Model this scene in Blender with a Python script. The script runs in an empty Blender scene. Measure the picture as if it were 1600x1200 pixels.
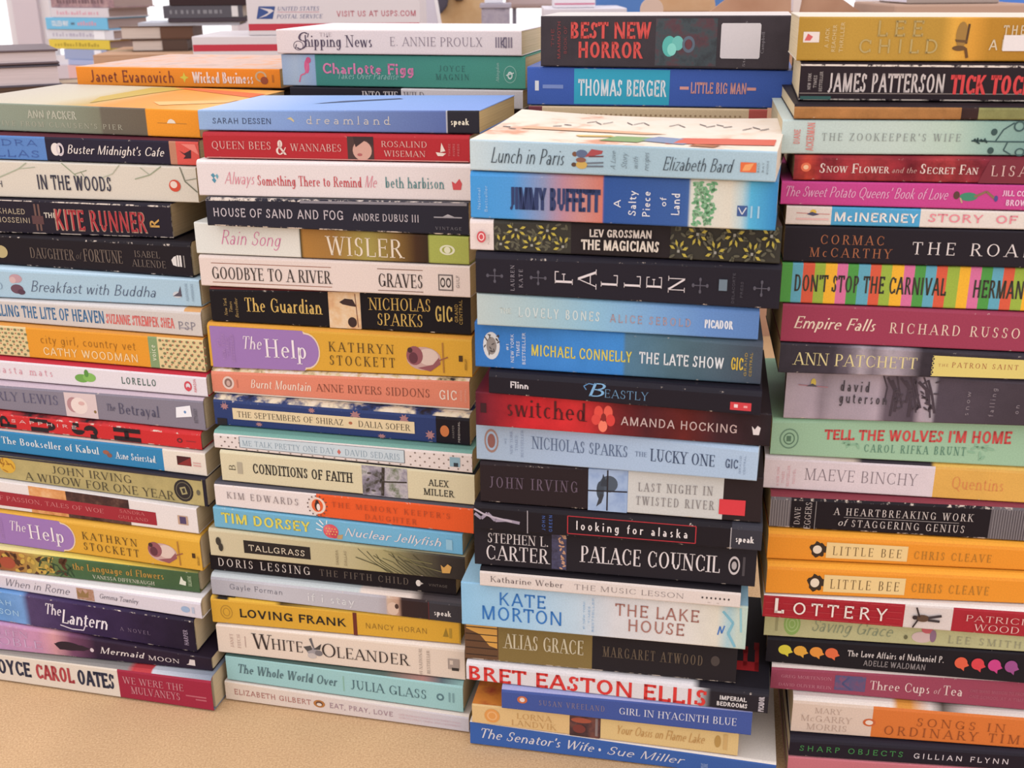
import bpy, math, random
from mathutils import Vector, Matrix, Euler
random.seed(7)
sc = bpy.context.scene
COL = sc.collection
# ------------------------------------------------------------------ camera
F, PITCH, H, ROLL = 1750.0, math.atan(640 / 1750.0), 0.56, -0.008
cam_d = bpy.data.cameras.new('camera')
cam_d.sensor_width = 36.0
cam_d.lens = 36.0 * F / 1600.0
cam_d.clip_start = 0.02
cam = bpy.data.objects.new('camera', cam_d)
COL.objects.link(cam)
cam.location = (0, 0, H)
cam.rotation_euler = (Euler((math.pi / 2 - PITCH, 0, 0)).to_matrix() @ Matrix.Rotation(ROLL, 3, 'Z')).to_euler()
sc.camera = cam
cam_d.dof.use_dof = True
cam_d.dof.focus_distance = 0.86
cam_d.dof.aperture_fstop = 18.0
# ------------------------------------------------------------------ light and exposure
sc.view_settings.view_transform = 'Standard'
sc.view_settings.look = 'None'
sc.view_settings.gamma = 1.0
sc.view_settings.use_curve_mapping = False
sc.view_settings.exposure = 0.0
world = bpy.data.worlds.new('daylight')
sc.world = world
world.use_nodes = True
wb = world.node_tree.nodes['Background']
wb.inputs[0].default_value = (1.0, 0.955, 0.985, 1)
wb.inputs[1].default_value = 1.84

# ------------------------------------------------------------------ geometry of the view: where a sight line meets the stacks
CT, SN = math.cos(PITCH), math.sin(PITCH)
CR, SR = math.cos(ROLL), math.sin(ROLL)
CAM = Vector((0, 0, H))
def ray(px, py):
    x, y = px - 800.0, py - 600.0
    X, Y = x * CR + y * SR, -x * SR + y * CR
    return Vector((X, F * CT - Y * SN, -F * SN - Y * CT))
def at(px, py, dist):                        # world point on that sight line at distance dist straight ahead
    d = ray(px, py)
    return CAM + d * (dist / d.y)
def on_floor(px, py, z=0.0):
    d = ray(px, py)
    return CAM + d * ((z - H) / d.z)

# ------------------------------------------------------------------ materials
def lin(h):
    h = h.lstrip('#')
    out = []
    for i in (0, 2, 4):
        c = int(h[i:i + 2], 16) / 255.0
        out.append(c / 12.92 if c <= .04045 else ((c + .055) / 1.055) ** 2.4)
    g = .3 * out[0] + .55 * out[1] + .15 * out[2]
    return [c * .94 + g * .06 for c in out]
GAIN = 0.79
def rgba(h):
    return tuple(min(.9, c * GAIN) for c in lin(h)) + (1,)
_mats = {}
def base_mat(key, rough=.42, spec=.35):
    m = bpy.data.materials.new('print_' + str(len(_mats)))
    m.use_nodes = True
    _mats[key] = m
    nt = m.node_tree
    b = nt.nodes['Principled BSDF']
    b.inputs['Roughness'].default_value = rough
    b.inputs['Specular IOR Level'].default_value = spec
    return m, nt, b
def mix(nt, fac, a, b):
    n = nt.nodes.new('ShaderNodeMix'); n.data_type = 'RGBA'
    for i, v in ((0, fac), (6, a), (7, b)):
        if isinstance(v, (int, float)): n.inputs[i].default_value = v
        elif isinstance(v, tuple): n.inputs[i].default_value = v
        else: nt.links.new(v, n.inputs[i])
    return n.outputs[2]
def noise(nt, scale, vec=None, detail=3.0, rough=.6):
    n = nt.nodes.new('ShaderNodeTexNoise')
    n.inputs['Scale'].default_value = scale
    n.inputs['Detail'].default_value = detail
    n.inputs['Roughness'].default_value = rough
    if vec is not None: nt.links.new(vec, n.inputs['Vector'])
    return n.outputs['Fac']
def ramp(nt, fac, stops, const=False):
    r = nt.nodes.new('ShaderNodeValToRGB')
    cr = r.color_ramp
    cr.interpolation = 'CONSTANT' if const else 'LINEAR'
    while len(cr.elements) > 1: cr.elements.remove(cr.elements[-1])
    cr.elements[0].position = stops[0][0]; cr.elements[0].color = stops[0][1]
    for p, c in stops[1:32]:
        e = cr.elements.new(min(1, max(0, p))); e.color = c
    nt.links.new(fac, r.inputs['Fac'])
    return r.outputs['Color']
def coords(nt, which='Object'):
    return nt.nodes.new('ShaderNodeTexCoord').outputs[which]
def flat(h, rough=.45, spec=.12, grain=.05):
    """one printed colour with a faint paper grain; 'M:#a,#b,#c:scale' gives a blotchy printed picture"""
    key = ('f', h, rough)
    if key in _mats: return _mats[key]
    m, nt, b = base_mat(key, rough, spec)
    if h.startswith('M:'):
        _, cs, s = h.split(':')
        cs = cs.split(',')
        fac = noise(nt, float(s), coords(nt), 4, .65)
        n = len(cs)
        stops = [(.33 + .34 * i / max(1, n - 1), rgba(c)) for i, c in enumerate(cs)]
        c = ramp(nt, fac, stops)
    else:
        fac = noise(nt, 900, coords(nt), 2)
        k = rgba(h)
        c = mix(nt, fac, tuple(v * (1 - grain) for v in k[:3]) + (1,), tuple(min(1, v * (1 + grain)) for v in k[:3]) + (1,))
    nt.links.new(c, b.inputs['Base Color'])
    return m
def cover_mat(stops, const, wear=0.0, rough=.4, mottle=0.0):
    """printed cover: colours laid along the length of the book, scuffed to white paper where wear > 0"""
    key = ('c', tuple(stops), const, wear, mottle)
    if key in _mats: return _mats[key]
    m, nt, b = base_mat(key, rough, .1)
    g = coords(nt, 'Generated')
    sep = nt.nodes.new('ShaderNodeSeparateXYZ'); nt.links.new(g, sep.inputs[0])
    o = coords(nt)
    if len(stops) == 1:
        rgb = nt.nodes.new('ShaderNodeRGB'); rgb.outputs[0].default_value = rgba(stops[0][1]); c = rgb.outputs[0]
    else:
        c = ramp(nt, sep.outputs[0], [(p, rgba(h)) for p, h in stops], const)
    if mottle:
        f2 = noise(nt, 55, o, 5, .65)
        rr = ramp(nt, f2, [(.3, (.35, .35, .35, 1)), (.5, (1, 1, 1, 1)), (.72, (1.6, 1.5, 1.5, 1))])
        mm = nt.nodes.new('ShaderNodeMix'); mm.data_type = 'RGBA'; mm.blend_type = 'MULTIPLY'
        mm.inputs[0].default_value = mottle
        nt.links.new(c, mm.inputs[6]); nt.links.new(rr, mm.inputs[7]); c = mm.outputs[2]
    fac = noise(nt, 1000, o, 2)
    gr = ramp(nt, fac, [(.3, (.93, .93, .93, 1)), (.7, (1.06, 1.06, 1.06, 1))])
    mm = nt.nodes.new('ShaderNodeMix'); mm.data_type = 'RGBA'; mm.blend_type = 'MULTIPLY'
    mm.inputs[0].default_value = 1.0
    nt.links.new(c, mm.inputs[6]); nt.links.new(gr, mm.inputs[7]); c = mm.outputs[2]
    if wear:
        f3 = noise(nt, 130, o, 6, .75)
        wr = ramp(nt, f3, [(.68 - .25 * wear, (0, 0, 0, 1)), (.75 - .25 * wear, (1, 1, 1, 1))])
        c = mix(nt, wr, c, rgba('#d8cabc'))
    nt.links.new(c, b.inputs['Base Color'])
    return m
def page_mat(h):
    key = ('p', h)
    if key in _mats: return _mats[key]
    m, nt, b = base_mat(key, .9, .1)
    mp = nt.nodes.new('ShaderNodeMapping')
    nt.links.new(coords(nt), mp.inputs[0])
    mp.inputs['Scale'].default_value = (9, 9, 1500)
    f = noise(nt, 1.0, mp.outputs[0], 3, .7)
    k = rgba(h)
    c = ramp(nt, f, [(.3, tuple(v * .8 for v in k[:3]) + (1,)), (.6, k)])
    nt.links.new(c, b.inputs['Base Color'])
    return m

# ------------------------------------------------------------------ lettering: strokes of every letter, cap height 1
GL = {
'A': (.86, 'd .08 0 .43 1;D .79 0 .43 1;H .2 .64 .33;s .08 0;s .79 0'),
'B': (.72, 'V .16 0 1;H .1 .36 0;H .1 .36 1;H .16 .38 .52;A .36 .76 .25 .24 -90 90;A .36 .27 .3 .27 -90 90'),
'C': (.82, 'A .44 .5 .38 .5 48 312;v .72 .66 .92;v .72 .08 .3'),
'D': (.86, 'V .16 0 1;H .08 .38 0;H .08 .38 1;A .38 .5 .4 .5 -90 90'),
'E': (.68, 'V .16 0 1;H .08 .6 0;H .08 .6 1;H .16 .5 .52;v .6 0 .2;v .6 .8 1;v .5 .43 .62'),
'F': (.64, 'V .16 0 1;H .08 .6 1;H .16 .5 .5;v .6 .78 1;v .5 .41 .6;s .16 0'),
'G': (.88, 'A .44 .5 .38 .5 48 340;V .74 .06 .42;H .5 .82 .42;v .72 .68 .92'),
'H': (.9, 'V .18 0 1;V .72 0 1;H .18 .72 .52;s .18 0;s .72 0;S .18 1;S .72 1'),
'I': (.36, 'V .18 0 1;s .18 0;S .18 1'),
'J': (.5, 'V .32 .2 1;A .14 .2 .2 .24 220 360;S .32 1'),
'K': (.8, 'V .16 0 1;d .18 .42 .66 1;D .34 .56 .72 0;s .16 0;S .16 1;s .72 0;S .66 1'),
'L': (.64, 'V .16 0 1;H .08 .6 0;v .6 0 .24;S .16 1'),
'M': (1.04, 'v .14 0 1;D .16 1 .5 0;d .5 0 .84 1;V .88 0 1;s .14 0;s .88 0;S .12 1;S .9 1'),
'N': (.92, 'v .15 0 1;D .15 1 .76 0;v .77 0 1;s .15 0;S .12 1;S .77 1'),
'O': (.9, 'A .45 .5 .4 .5 0 360'),
'P': (.68, 'V .16 0 1;H .08 .36 1;H .16 .36 .47;A .36 .735 .28 .265 -90 90;s .16 0'),
'Q': (.9, 'A .45 .5 .4 .5 0 360;D .44 .12 .84 -.2'),
'R': (.76, 'V .16 0 1;H .08 .36 1;H .16 .36 .5;A .36 .75 .27 .25 -90 90;D .38 .5 .7 0;s .16 0;s .72 0'),
'S': (.62, 'A .31 .745 .22 .255 40 262;A .3 .265 .24 .265 -140 86;v .5 .7 .93;v .08 .06 .3'),
'T': (.72, 'V .36 0 1;H .04 .68 1;v .05 .76 1;v .67 .76 1;s .36 0'),
'U': (.86, 'V .18 .3 1;v .7 .3 1;A .44 .3 .27 .3 180 360;S .18 1;S .7 1'),
'V': (.84, 'D .1 1 .42 0;d .42 0 .74 1;S .1 1;S .74 1'),
'W': (1.16, 'D .1 1 .34 0;d .34 0 .58 1;D .58 1 .82 0;d .82 0 1.06 1;S .1 1;S .58 1;S 1.06 1'),
'X': (.8, 'D .12 1 .68 0;d .12 0 .68 1;s .12 0;s .68 0;S .12 1;S .68 1'),
'Y': (.76, 'D .08 1 .38 .46;d .38 .46 .68 1;V .38 0 .48;s .38 0;S .08 1;S .68 1'),
'Z': (.72, 'H .08 .64 0;H .08 .64 1;D .6 1 .12 0;v .08 .78 1;v .64 0 .22'),
'a': (.56, 'V .41 0 .44;A .24 .42 .18 .21 0 150;A .23 .18 .19 .19 0 360'),
'b': (.6, 'V .13 0 1;A .32 .31 .22 .31 0 360'),
'c': (.54, 'A .3 .31 .25 .31 50 310'),
'd': (.62, 'V .47 0 1;A .28 .31 .22 .31 0 360;s .5 0'),
'e': (.58, 'A .3 .31 .25 .31 0 315;H .06 .54 .34'),
'f': (.36, 'V .16 0 .78;A .3 .8 .15 .2 70 180;H .02 .34 .62;s .16 0'),
'g': (.6, 'A .28 .31 .22 .31 0 360;V .47 -.06 .62;A .26 -.06 .22 .24 205 360'),
'h': (.64, 'V .13 0 1;A .32 .4 .2 .23 0 170;V .51 0 .42;s .13 0;s .51 0'),
'i': (.28, 'V .14 0 .62;o .14 .86;s .14 0'),
'j': (.28, 'V .16 -.1 .62;A .02 -.1 .15 .2 230 360;o .16 .86'),
'k': (.6, 'V .13 0 1;d .16 .24 .46 .62;D .24 .36 .5 0;s .13 0;s .5 0'),
'l': (.27, 'V .13 0 1;s .13 0'),
'm': (.98, 'V .13 0 .62;A .31 .41 .18 .22 0 170;V .48 0 .42;A .66 .41 .18 .22 0 170;V .84 0 .42;s .13 0;s .48 0;s .84 0'),
'n': (.64, 'V .13 0 .62;A .32 .4 .2 .23 0 170;V .51 0 .42;s .13 0;s .51 0'),
'o': (.6, 'A .3 .31 .25 .31 0 360'),
'p': (.62, 'V .13 -.3 .62;A .33 .31 .22 .31 0 360;s .13 -.3'),
'q': (.62, 'V .48 -.3 .62;A .28 .31 .22 .31 0 360;s .48 -.3'),
'r': (.44, 'V .13 0 .62;A .33 .42 .2 .2 45 165;s .13 0'),
's': (.46, 'A .23 .465 .15 .16 35 262;A .22 .16 .17 .16 -145 86'),
't': (.4, 'V .17 .12 .82;H .03 .36 .62;A .29 .13 .13 .13 180 330'),
'u': (.64, 'V .13 .2 .62;A .31 .2 .18 .2 180 360;V .5 0 .62;s .53 0'),
'v': (.54, 'D .06 .62 .27 0;d .27 0 .48 .62'),
'w': (.8, 'D .06 .62 .22 0;d .22 0 .4 .62;D .4 .62 .57 0;d .57 0 .74 .62'),
'x': (.56, 'D .06 .62 .48 0;d .06 0 .48 .62'),
'y': (.54, 'D .06 .62 .28 0;d .14 -.3 .48 .62'),
'z': (.5, 'H .05 .44 0;H .05 .44 .62;d .06 0 .42 .62'),
'1': (.36, 'V .18 0 1;s .18 0;d .02 .8 .18 1'),
'#': (.7, 'd .15 0 .3 1;d .42 0 .57 1;H .05 .65 .34;H .05 .65 .68'),
'&': (.9, 'A .4 .74 .19 .26 0 360;A .36 .26 .3 .27 60 330;D .28 .62 .8 0;d .6 .1 .82 .5'),
"'": (.22, 'V .11 .72 1'), '.': (.26, 'o .13 .06'), ',': (.26, 'o .13 .06;d .06 -.16 .14 .06'),
'-': (.4, 'H .05 .35 .36'), '_': (.9, 'H .02 .88 .36'), '*': (.4, 'o .2 .36'), '!': (.28, 'V .14 .28 1;o .14 .06'), ' ': (.34, ''),
}
# style: stem, thin stroke, serif half-length (0 = none), slant, letter spacing
STY = {'S': (.125, .115, 0, 0, .1), 'SB': (.19, .16, 0, 0, .06), 'SL': (.075, .07, 0, 0, .12), 'SW': (.125, .115, 0, 0, .32),
       'R': (.12, .045, .12, 0, .07), 'RB': (.165, .07, .14, 0, .07), 'RL': (.085, .04, .1, 0, .08), 'RW': (.115, .05, .12, 0, .3),
       'I': (.115, .05, .07, .22, .05), 'IB': (.16, .075, .07, .22, .05), 'K': (.075, .05, 0, .32, .02), 'KB': (.125, .07, 0, .3, .02),
       'Y': (.1, .09, .15, 0, .3), 'B': (.14, .1, .13, 0, .1)}
def glyph_polys(text, style, ratio):
    """polygons of a line of text in cap-height units; ratio = how much wider the line will be pulled than high"""
    T, t, sf, sl, sp = STY[style]
    T /= ratio ** .7; tv = t / ratio ** .7; sfx = sf / max(.6, ratio)
    out = []; x = 0.0
    def quad(a, b, c, d): out.append([a, b, c, d])
    for ch in text:
        adv, prog = GL.get(ch, GL.get(ch.upper(), GL[' ']))
        for cmd in prog.split(';'):
            if not cmd: continue
            p = cmd.split(); k = p[0]; a = [float(v) for v in p[1:]]
            if k in 'Vv':
                w = (T if k == 'V' else tv) / 2
                quad((x + a[0] - w, a[1]), (x + a[0] + w, a[1]), (x + a[0] + w, a[2]), (x + a[0] - w, a[2]))
            elif k == 'H':
                y0 = min(max(a[2] - t / 2, 0 if a[2] > -.01 else -9), 1 - t)
                quad((x + a[0], y0), (x + a[1], y0), (x + a[1], y0 + t), (x + a[0], y0 + t))
            elif k in 'Dd':
                w = (T * 1.08 if k == 'D' else tv * 1.1) / 2
                quad((x + a[0] - w, a[1]), (x + a[0] + w, a[1]), (x + a[2] + w, a[3]), (x + a[2] - w, a[3]))
            elif k in 'sS' and sf:
                y0 = a[1] if k == 's' else a[1] - t * .8
                quad((x + a[0] - sfx - T * .25, y0), (x + a[0] + sfx + T * .25, y0), (x + a[0] + sfx + T * .25, y0 + t * .8), (x + a[0] - sfx - T * .25, y0 + t * .8))
            elif k == 'A':
                cx, cy, rx, ry, a0, a1 = a
                n = max(4, int(abs(a1 - a0) / 24))
                pts = []
                for i in range(n + 1):
                    g = math.radians(a0 + (a1 - a0) * i / n)
                    c, s_ = math.cos(g), math.sin(g)
                    pts.append(((x + cx + rx * c, cy + ry * s_), (x + cx + max(.01, rx - T) * c, cy + max(.01, ry - t) * s_)))
                for i in range(n): quad(pts[i][0], pts[i + 1][0], pts[i + 1][1], pts[i][1])
            elif k == 'o':
                r = T * .62
                out.append([(x + a[0] + r * math.cos(g * math.pi / 4), a[1] + .02 + r * ratio * math.sin(g * math.pi / 4)) for g in range(8)])
        x += adv + sp
    if sl: out = [[(u + sl * v, v) for u, v in q] for q in out]
    return out
def text_width(text, style):
    return sum(GL.get(c, GL.get(c.upper(), GL[' ']))[0] + STY[style][4] for c in text) - STY[style][4]

# ------------------------------------------------------------------ object helpers
def mesh_obj(name, verts, faces, mats, fm=None, parent=None):
    me = bpy.data.meshes.new(name)
    me.from_pydata(verts, [], faces)
    for m in mats: me.materials.append(m)
    if fm: me.polygons.foreach_set('material_index', fm)
    me.update()
    o = bpy.data.objects.new(name, me)
    COL.objects.link(o)
    if parent is not None: o.parent = parent
    return o
def box_data(x0, x1, y0, y1, z0, z1):
    v = [(x, y, z) for x in (x0, x1) for y in (y0, y1) for z in (z0, z1)]
    f = [(0, 1, 3, 2), (4, 6, 7, 5), (0, 4, 5, 1), (2, 3, 7, 6), (0, 2, 6, 4), (1, 5, 7, 3)]
    return v, f
class MB:
    def __init__(s): s.v, s.f, s.m, s.mats = [], [], [], []
    def add(s, v, f, mat):
        if mat not in s.mats: s.mats.append(mat)
        n = len(s.v); s.v += v; s.f += [tuple(i + n for i in q) for q in f]; s.m += [s.mats.index(mat)] * len(f)
        return s
    def box(s, x0, x1, y0, y1, z0, z1, mat): return s.add(*box_data(x0, x1, y0, y1, z0, z1), mat)
    def prism(s, pts, y0, y1, mat):                     # outline in x,z pushed from y0 to y1
        n = len(pts)
        v = [(p[0], y0, p[1]) for p in pts] + [(p[0], y1, p[1]) for p in pts]
        f = [tuple(range(n))[::-1], tuple(range(n, 2 * n))] + [(i, (i + 1) % n, n + (i + 1) % n, n + i) for i in range(n)]
        return s.add(v, f, mat)
    def build(s, name, parent=None, bevel=0): 
        o = mesh_obj(name, s.v, s.f, s.mats, s.m, parent)
        if bevel:
            b = o.modifiers.new('soft', 'BEVEL'); b.width = bevel; b.segments = 2; b.limit_method = 'ANGLE'
        return o
def tag(o, label, cat, group=None, kind=None):
    o['label'] = label; o['category'] = cat
    if group: o['group'] = group
    if kind: o['kind'] = kind
    return o
def structure(o):
    o['kind'] = 'structure'; return o
def empty(name, loc, rz=0.0):
    o = bpy.data.objects.new(name, None)
    o.empty_display_size = .03
    COL.objects.link(o); o.location = loc; o.rotation_euler = (0, 0, rz)
    return o
def hue_name(h):
    if h.startswith('M:'): return 'printed'
    r, g, b = [int(h[i:i + 2], 16) for i in (1, 3, 5)]
    mx, mn = max(r, g, b), min(r, g, b)
    if mx - mn < 40: return 'white' if mx > 195 else 'grey' if mx > 85 else 'black'
    if mx == r:
        if b > g + 25: return 'pink'
        if g > .72 * r: return 'yellow' if mx > 170 else 'olive'
        if g > .5 * r: return 'orange' if mx > 190 else 'brown'
        return 'red'
    if mx == g: return 'green'
    return 'blue' if g > r * .85 else 'purple'

# ------------------------------------------------------------------ books
PART = {'t': 'title_lettering', 'a': 'author_lettering', 'g': 'tagline_lettering', 'l': 'publisher_logo', 'p': 'spine_picture', 'n': 'spine_panel', 's': 'price_sticker', 'o': 'ornament_print'}
def book_mesh(root, L, D, zbL, zbR, ztL, ztR, spine, top, edge, pages, curl=0, hard=False, shL=0.0, shR=0.0):
    """C-shaped cover (board, spine, board) with a rolled upper edge of height shL..shR, and the page block inside"""
    r, th = .0011, .0006
    ov = .0025 if hard else 0.0
    if hard: th = .0022; r = .0022
    rr = min(r, (min(ztL - zbL, ztR - zbR)) * .3)
    nx = 9 if curl else 2
    ys = [D, D * .8, D * .6, D * .4, D * .2] if curl else [D]
    V, Fc, M = [], [], []
    rings = []
    for i in range(nx):
        u = i / (nx - 1); x = u * L
        zb = zbL + (zbR - zbL) * u; zt = ztL + (ztR - ztL) * u
        def lift(y): return curl * (y / D) ** 2 * (.45 + .55 * abs(2 * u - 1) ** 2) if curl else 0
        sh = shL + (shR - shL) * u
        outer = [(y, zt + lift(y)) for y in ys]
        for a in range(4):
            g = math.radians(90 + 30 * a); outer.append((rr + rr * math.cos(g) + .9 * sh * (1 - a / 3) ** 1.3, zt - rr + rr * math.sin(g) - sh * (a / 3) ** 1.3))
        for a in range(4):
            g = math.radians(180 + 30 * a); outer.append((rr + rr * math.cos(g), zb + rr + rr * math.sin(g)))
        outer.append((D, zb))
        inner = [(y, zt - th + lift(y)) for y in ys]
        for a in range(4): inner.append((th + (.3 * rr + .9 * sh) * (1 - a / 3), zt - th - (.3 * rr + sh) * (a / 3)))
        for a in range(4): inner.append((th + .3 * rr * (a / 3), zb + th + .3 * rr * (1 - a / 3)))
        inner.append((D, zb + th))
        n = len(outer); b0 = len(V)
        V += [(x, y, z) for y, z in outer] + [(x, y, z) for y, z in inner]
        rings.append(b0)
    nt = len(ys)
    for i in range(nx - 1):
        a, b = rings[i], rings[i + 1]
        for k in range(n - 1):
            Fc.append((a + k, a + k + 1, b + k + 1, b + k))
            M.append(1 if k < nt or (k < nt + 2 and shL + shR > .0012) else 2 if k < nt + 3 else 0 if k == nt + 3 else 2 if k < n - 2 else 1)
            Fc.append((a + n + k, b + n + k, b + n + k + 1, a + n + k + 1)); M.append(1)
        for k in (0, n - 1):
            Fc.append((a + k, b + k, b + n + k, a + n + k) if k == 0 else (a + k, a + n + k, b + n + k, b + k)); M.append(1)
    for e, (a, sgn) in enumerate(((rings[0], 1), (rings[-1], -1))):
        for k in range(n - 1):
            q = (a + k, a + n + k, a + n + k + 1, a + k + 1)
            Fc.append(q if sgn > 0 else q[::-1]); M.append(2 if nt <= k < n - 2 else 1)
    mesh_obj('cover', V, Fc, [spine, top, edge], M, root)
    e = .0004 + ov; g = .00008
    y0, y1 = th + .0008 + max(shL, shR), D - .0006 - ov
    x0, x1 = e, L - e
    def zz(x, w): 
        u = x / L
        return (zbL + (zbR - zbL) * u + th + g) if w == 0 else (ztL + (ztR - ztL) * u - th - g)
    v = [(x, y, zz(x, w)) for x in (x0, x1) for y in (y0, y1) for w in (0, 1)]
    f = [(0, 1, 3, 2), (4, 6, 7, 5), (0, 4, 5, 1), (2, 3, 7, 6), (0, 2, 6, 4), (1, 5, 7, 3)]
    mesh_obj('page_block', v, f, [page_mat(pages)], None, root)

class Stack:
    """one vertical stack: origin on the floor at its front left, yawed to face the camera a little"""
    def __init__(s, origin, yaw):
        s.o = origin; s.yaw = yaw; s.c, s.s = math.cos(yaw), math.sin(yaw)
        s.ex = Vector((s.c, -s.s, 0)); s.ey = Vector((s.s, s.c, 0))
    def loc(s, p):
        d = p - s.o; return Vector((d.dot(s.ex), d.dot(s.ey), p.z))
    def hit_line(s, px, py, pl, pr):
        """sight line meets the upright plane through ground points pl, pr (stack x,y); returns stack (x,y,z)"""
        o = s.loc(CAM); d0 = ray(px, py); d = Vector((d0.dot(s.ex), d0.dot(s.ey), d0.z))
        ax, ay = pl; bx, by = pr
        nx, ny = -(by - ay), bx - ax
        t = ((ax - o.x) * nx + (ay - o.y) * ny) / (d.x * nx + d.y * ny)
        return Vector((o.x + d.x * t, o.y + d.y * t, o.z + d.z * t))
    def hit_slope(s, px, py, a, b):
        """sight line meets the sloping top z = a + b x"""
        o = s.loc(CAM); d0 = ray(px, py); d = Vector((d0.dot(s.ex), d0.dot(s.ey), d0.z))
        t = (a + b * o.x - o.z) / (d.z - b * d.x)
        return Vector((o.x + d.x * t, o.y + d.y * t, o.z + d.z * t))
    def world(s, x, y, z): return s.o + s.ex * x + s.ey * y + Vector((0, 0, z))

BOOKS = {}
TOPS = {}
def bk(key, spine, label, T=(), E=(), top=None, pages='#d8c49e', wear=.25, mot=0, depth=.13, curl=0, rough=.4, hard=False, group=None):
    BOOKS[key] = dict(spine=spine, label=label, T=T, E=E, top=top, pages=pages, wear=wear, mot=mot, depth=depth, curl=curl, rough=rough, hard=hard, group=group)

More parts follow.
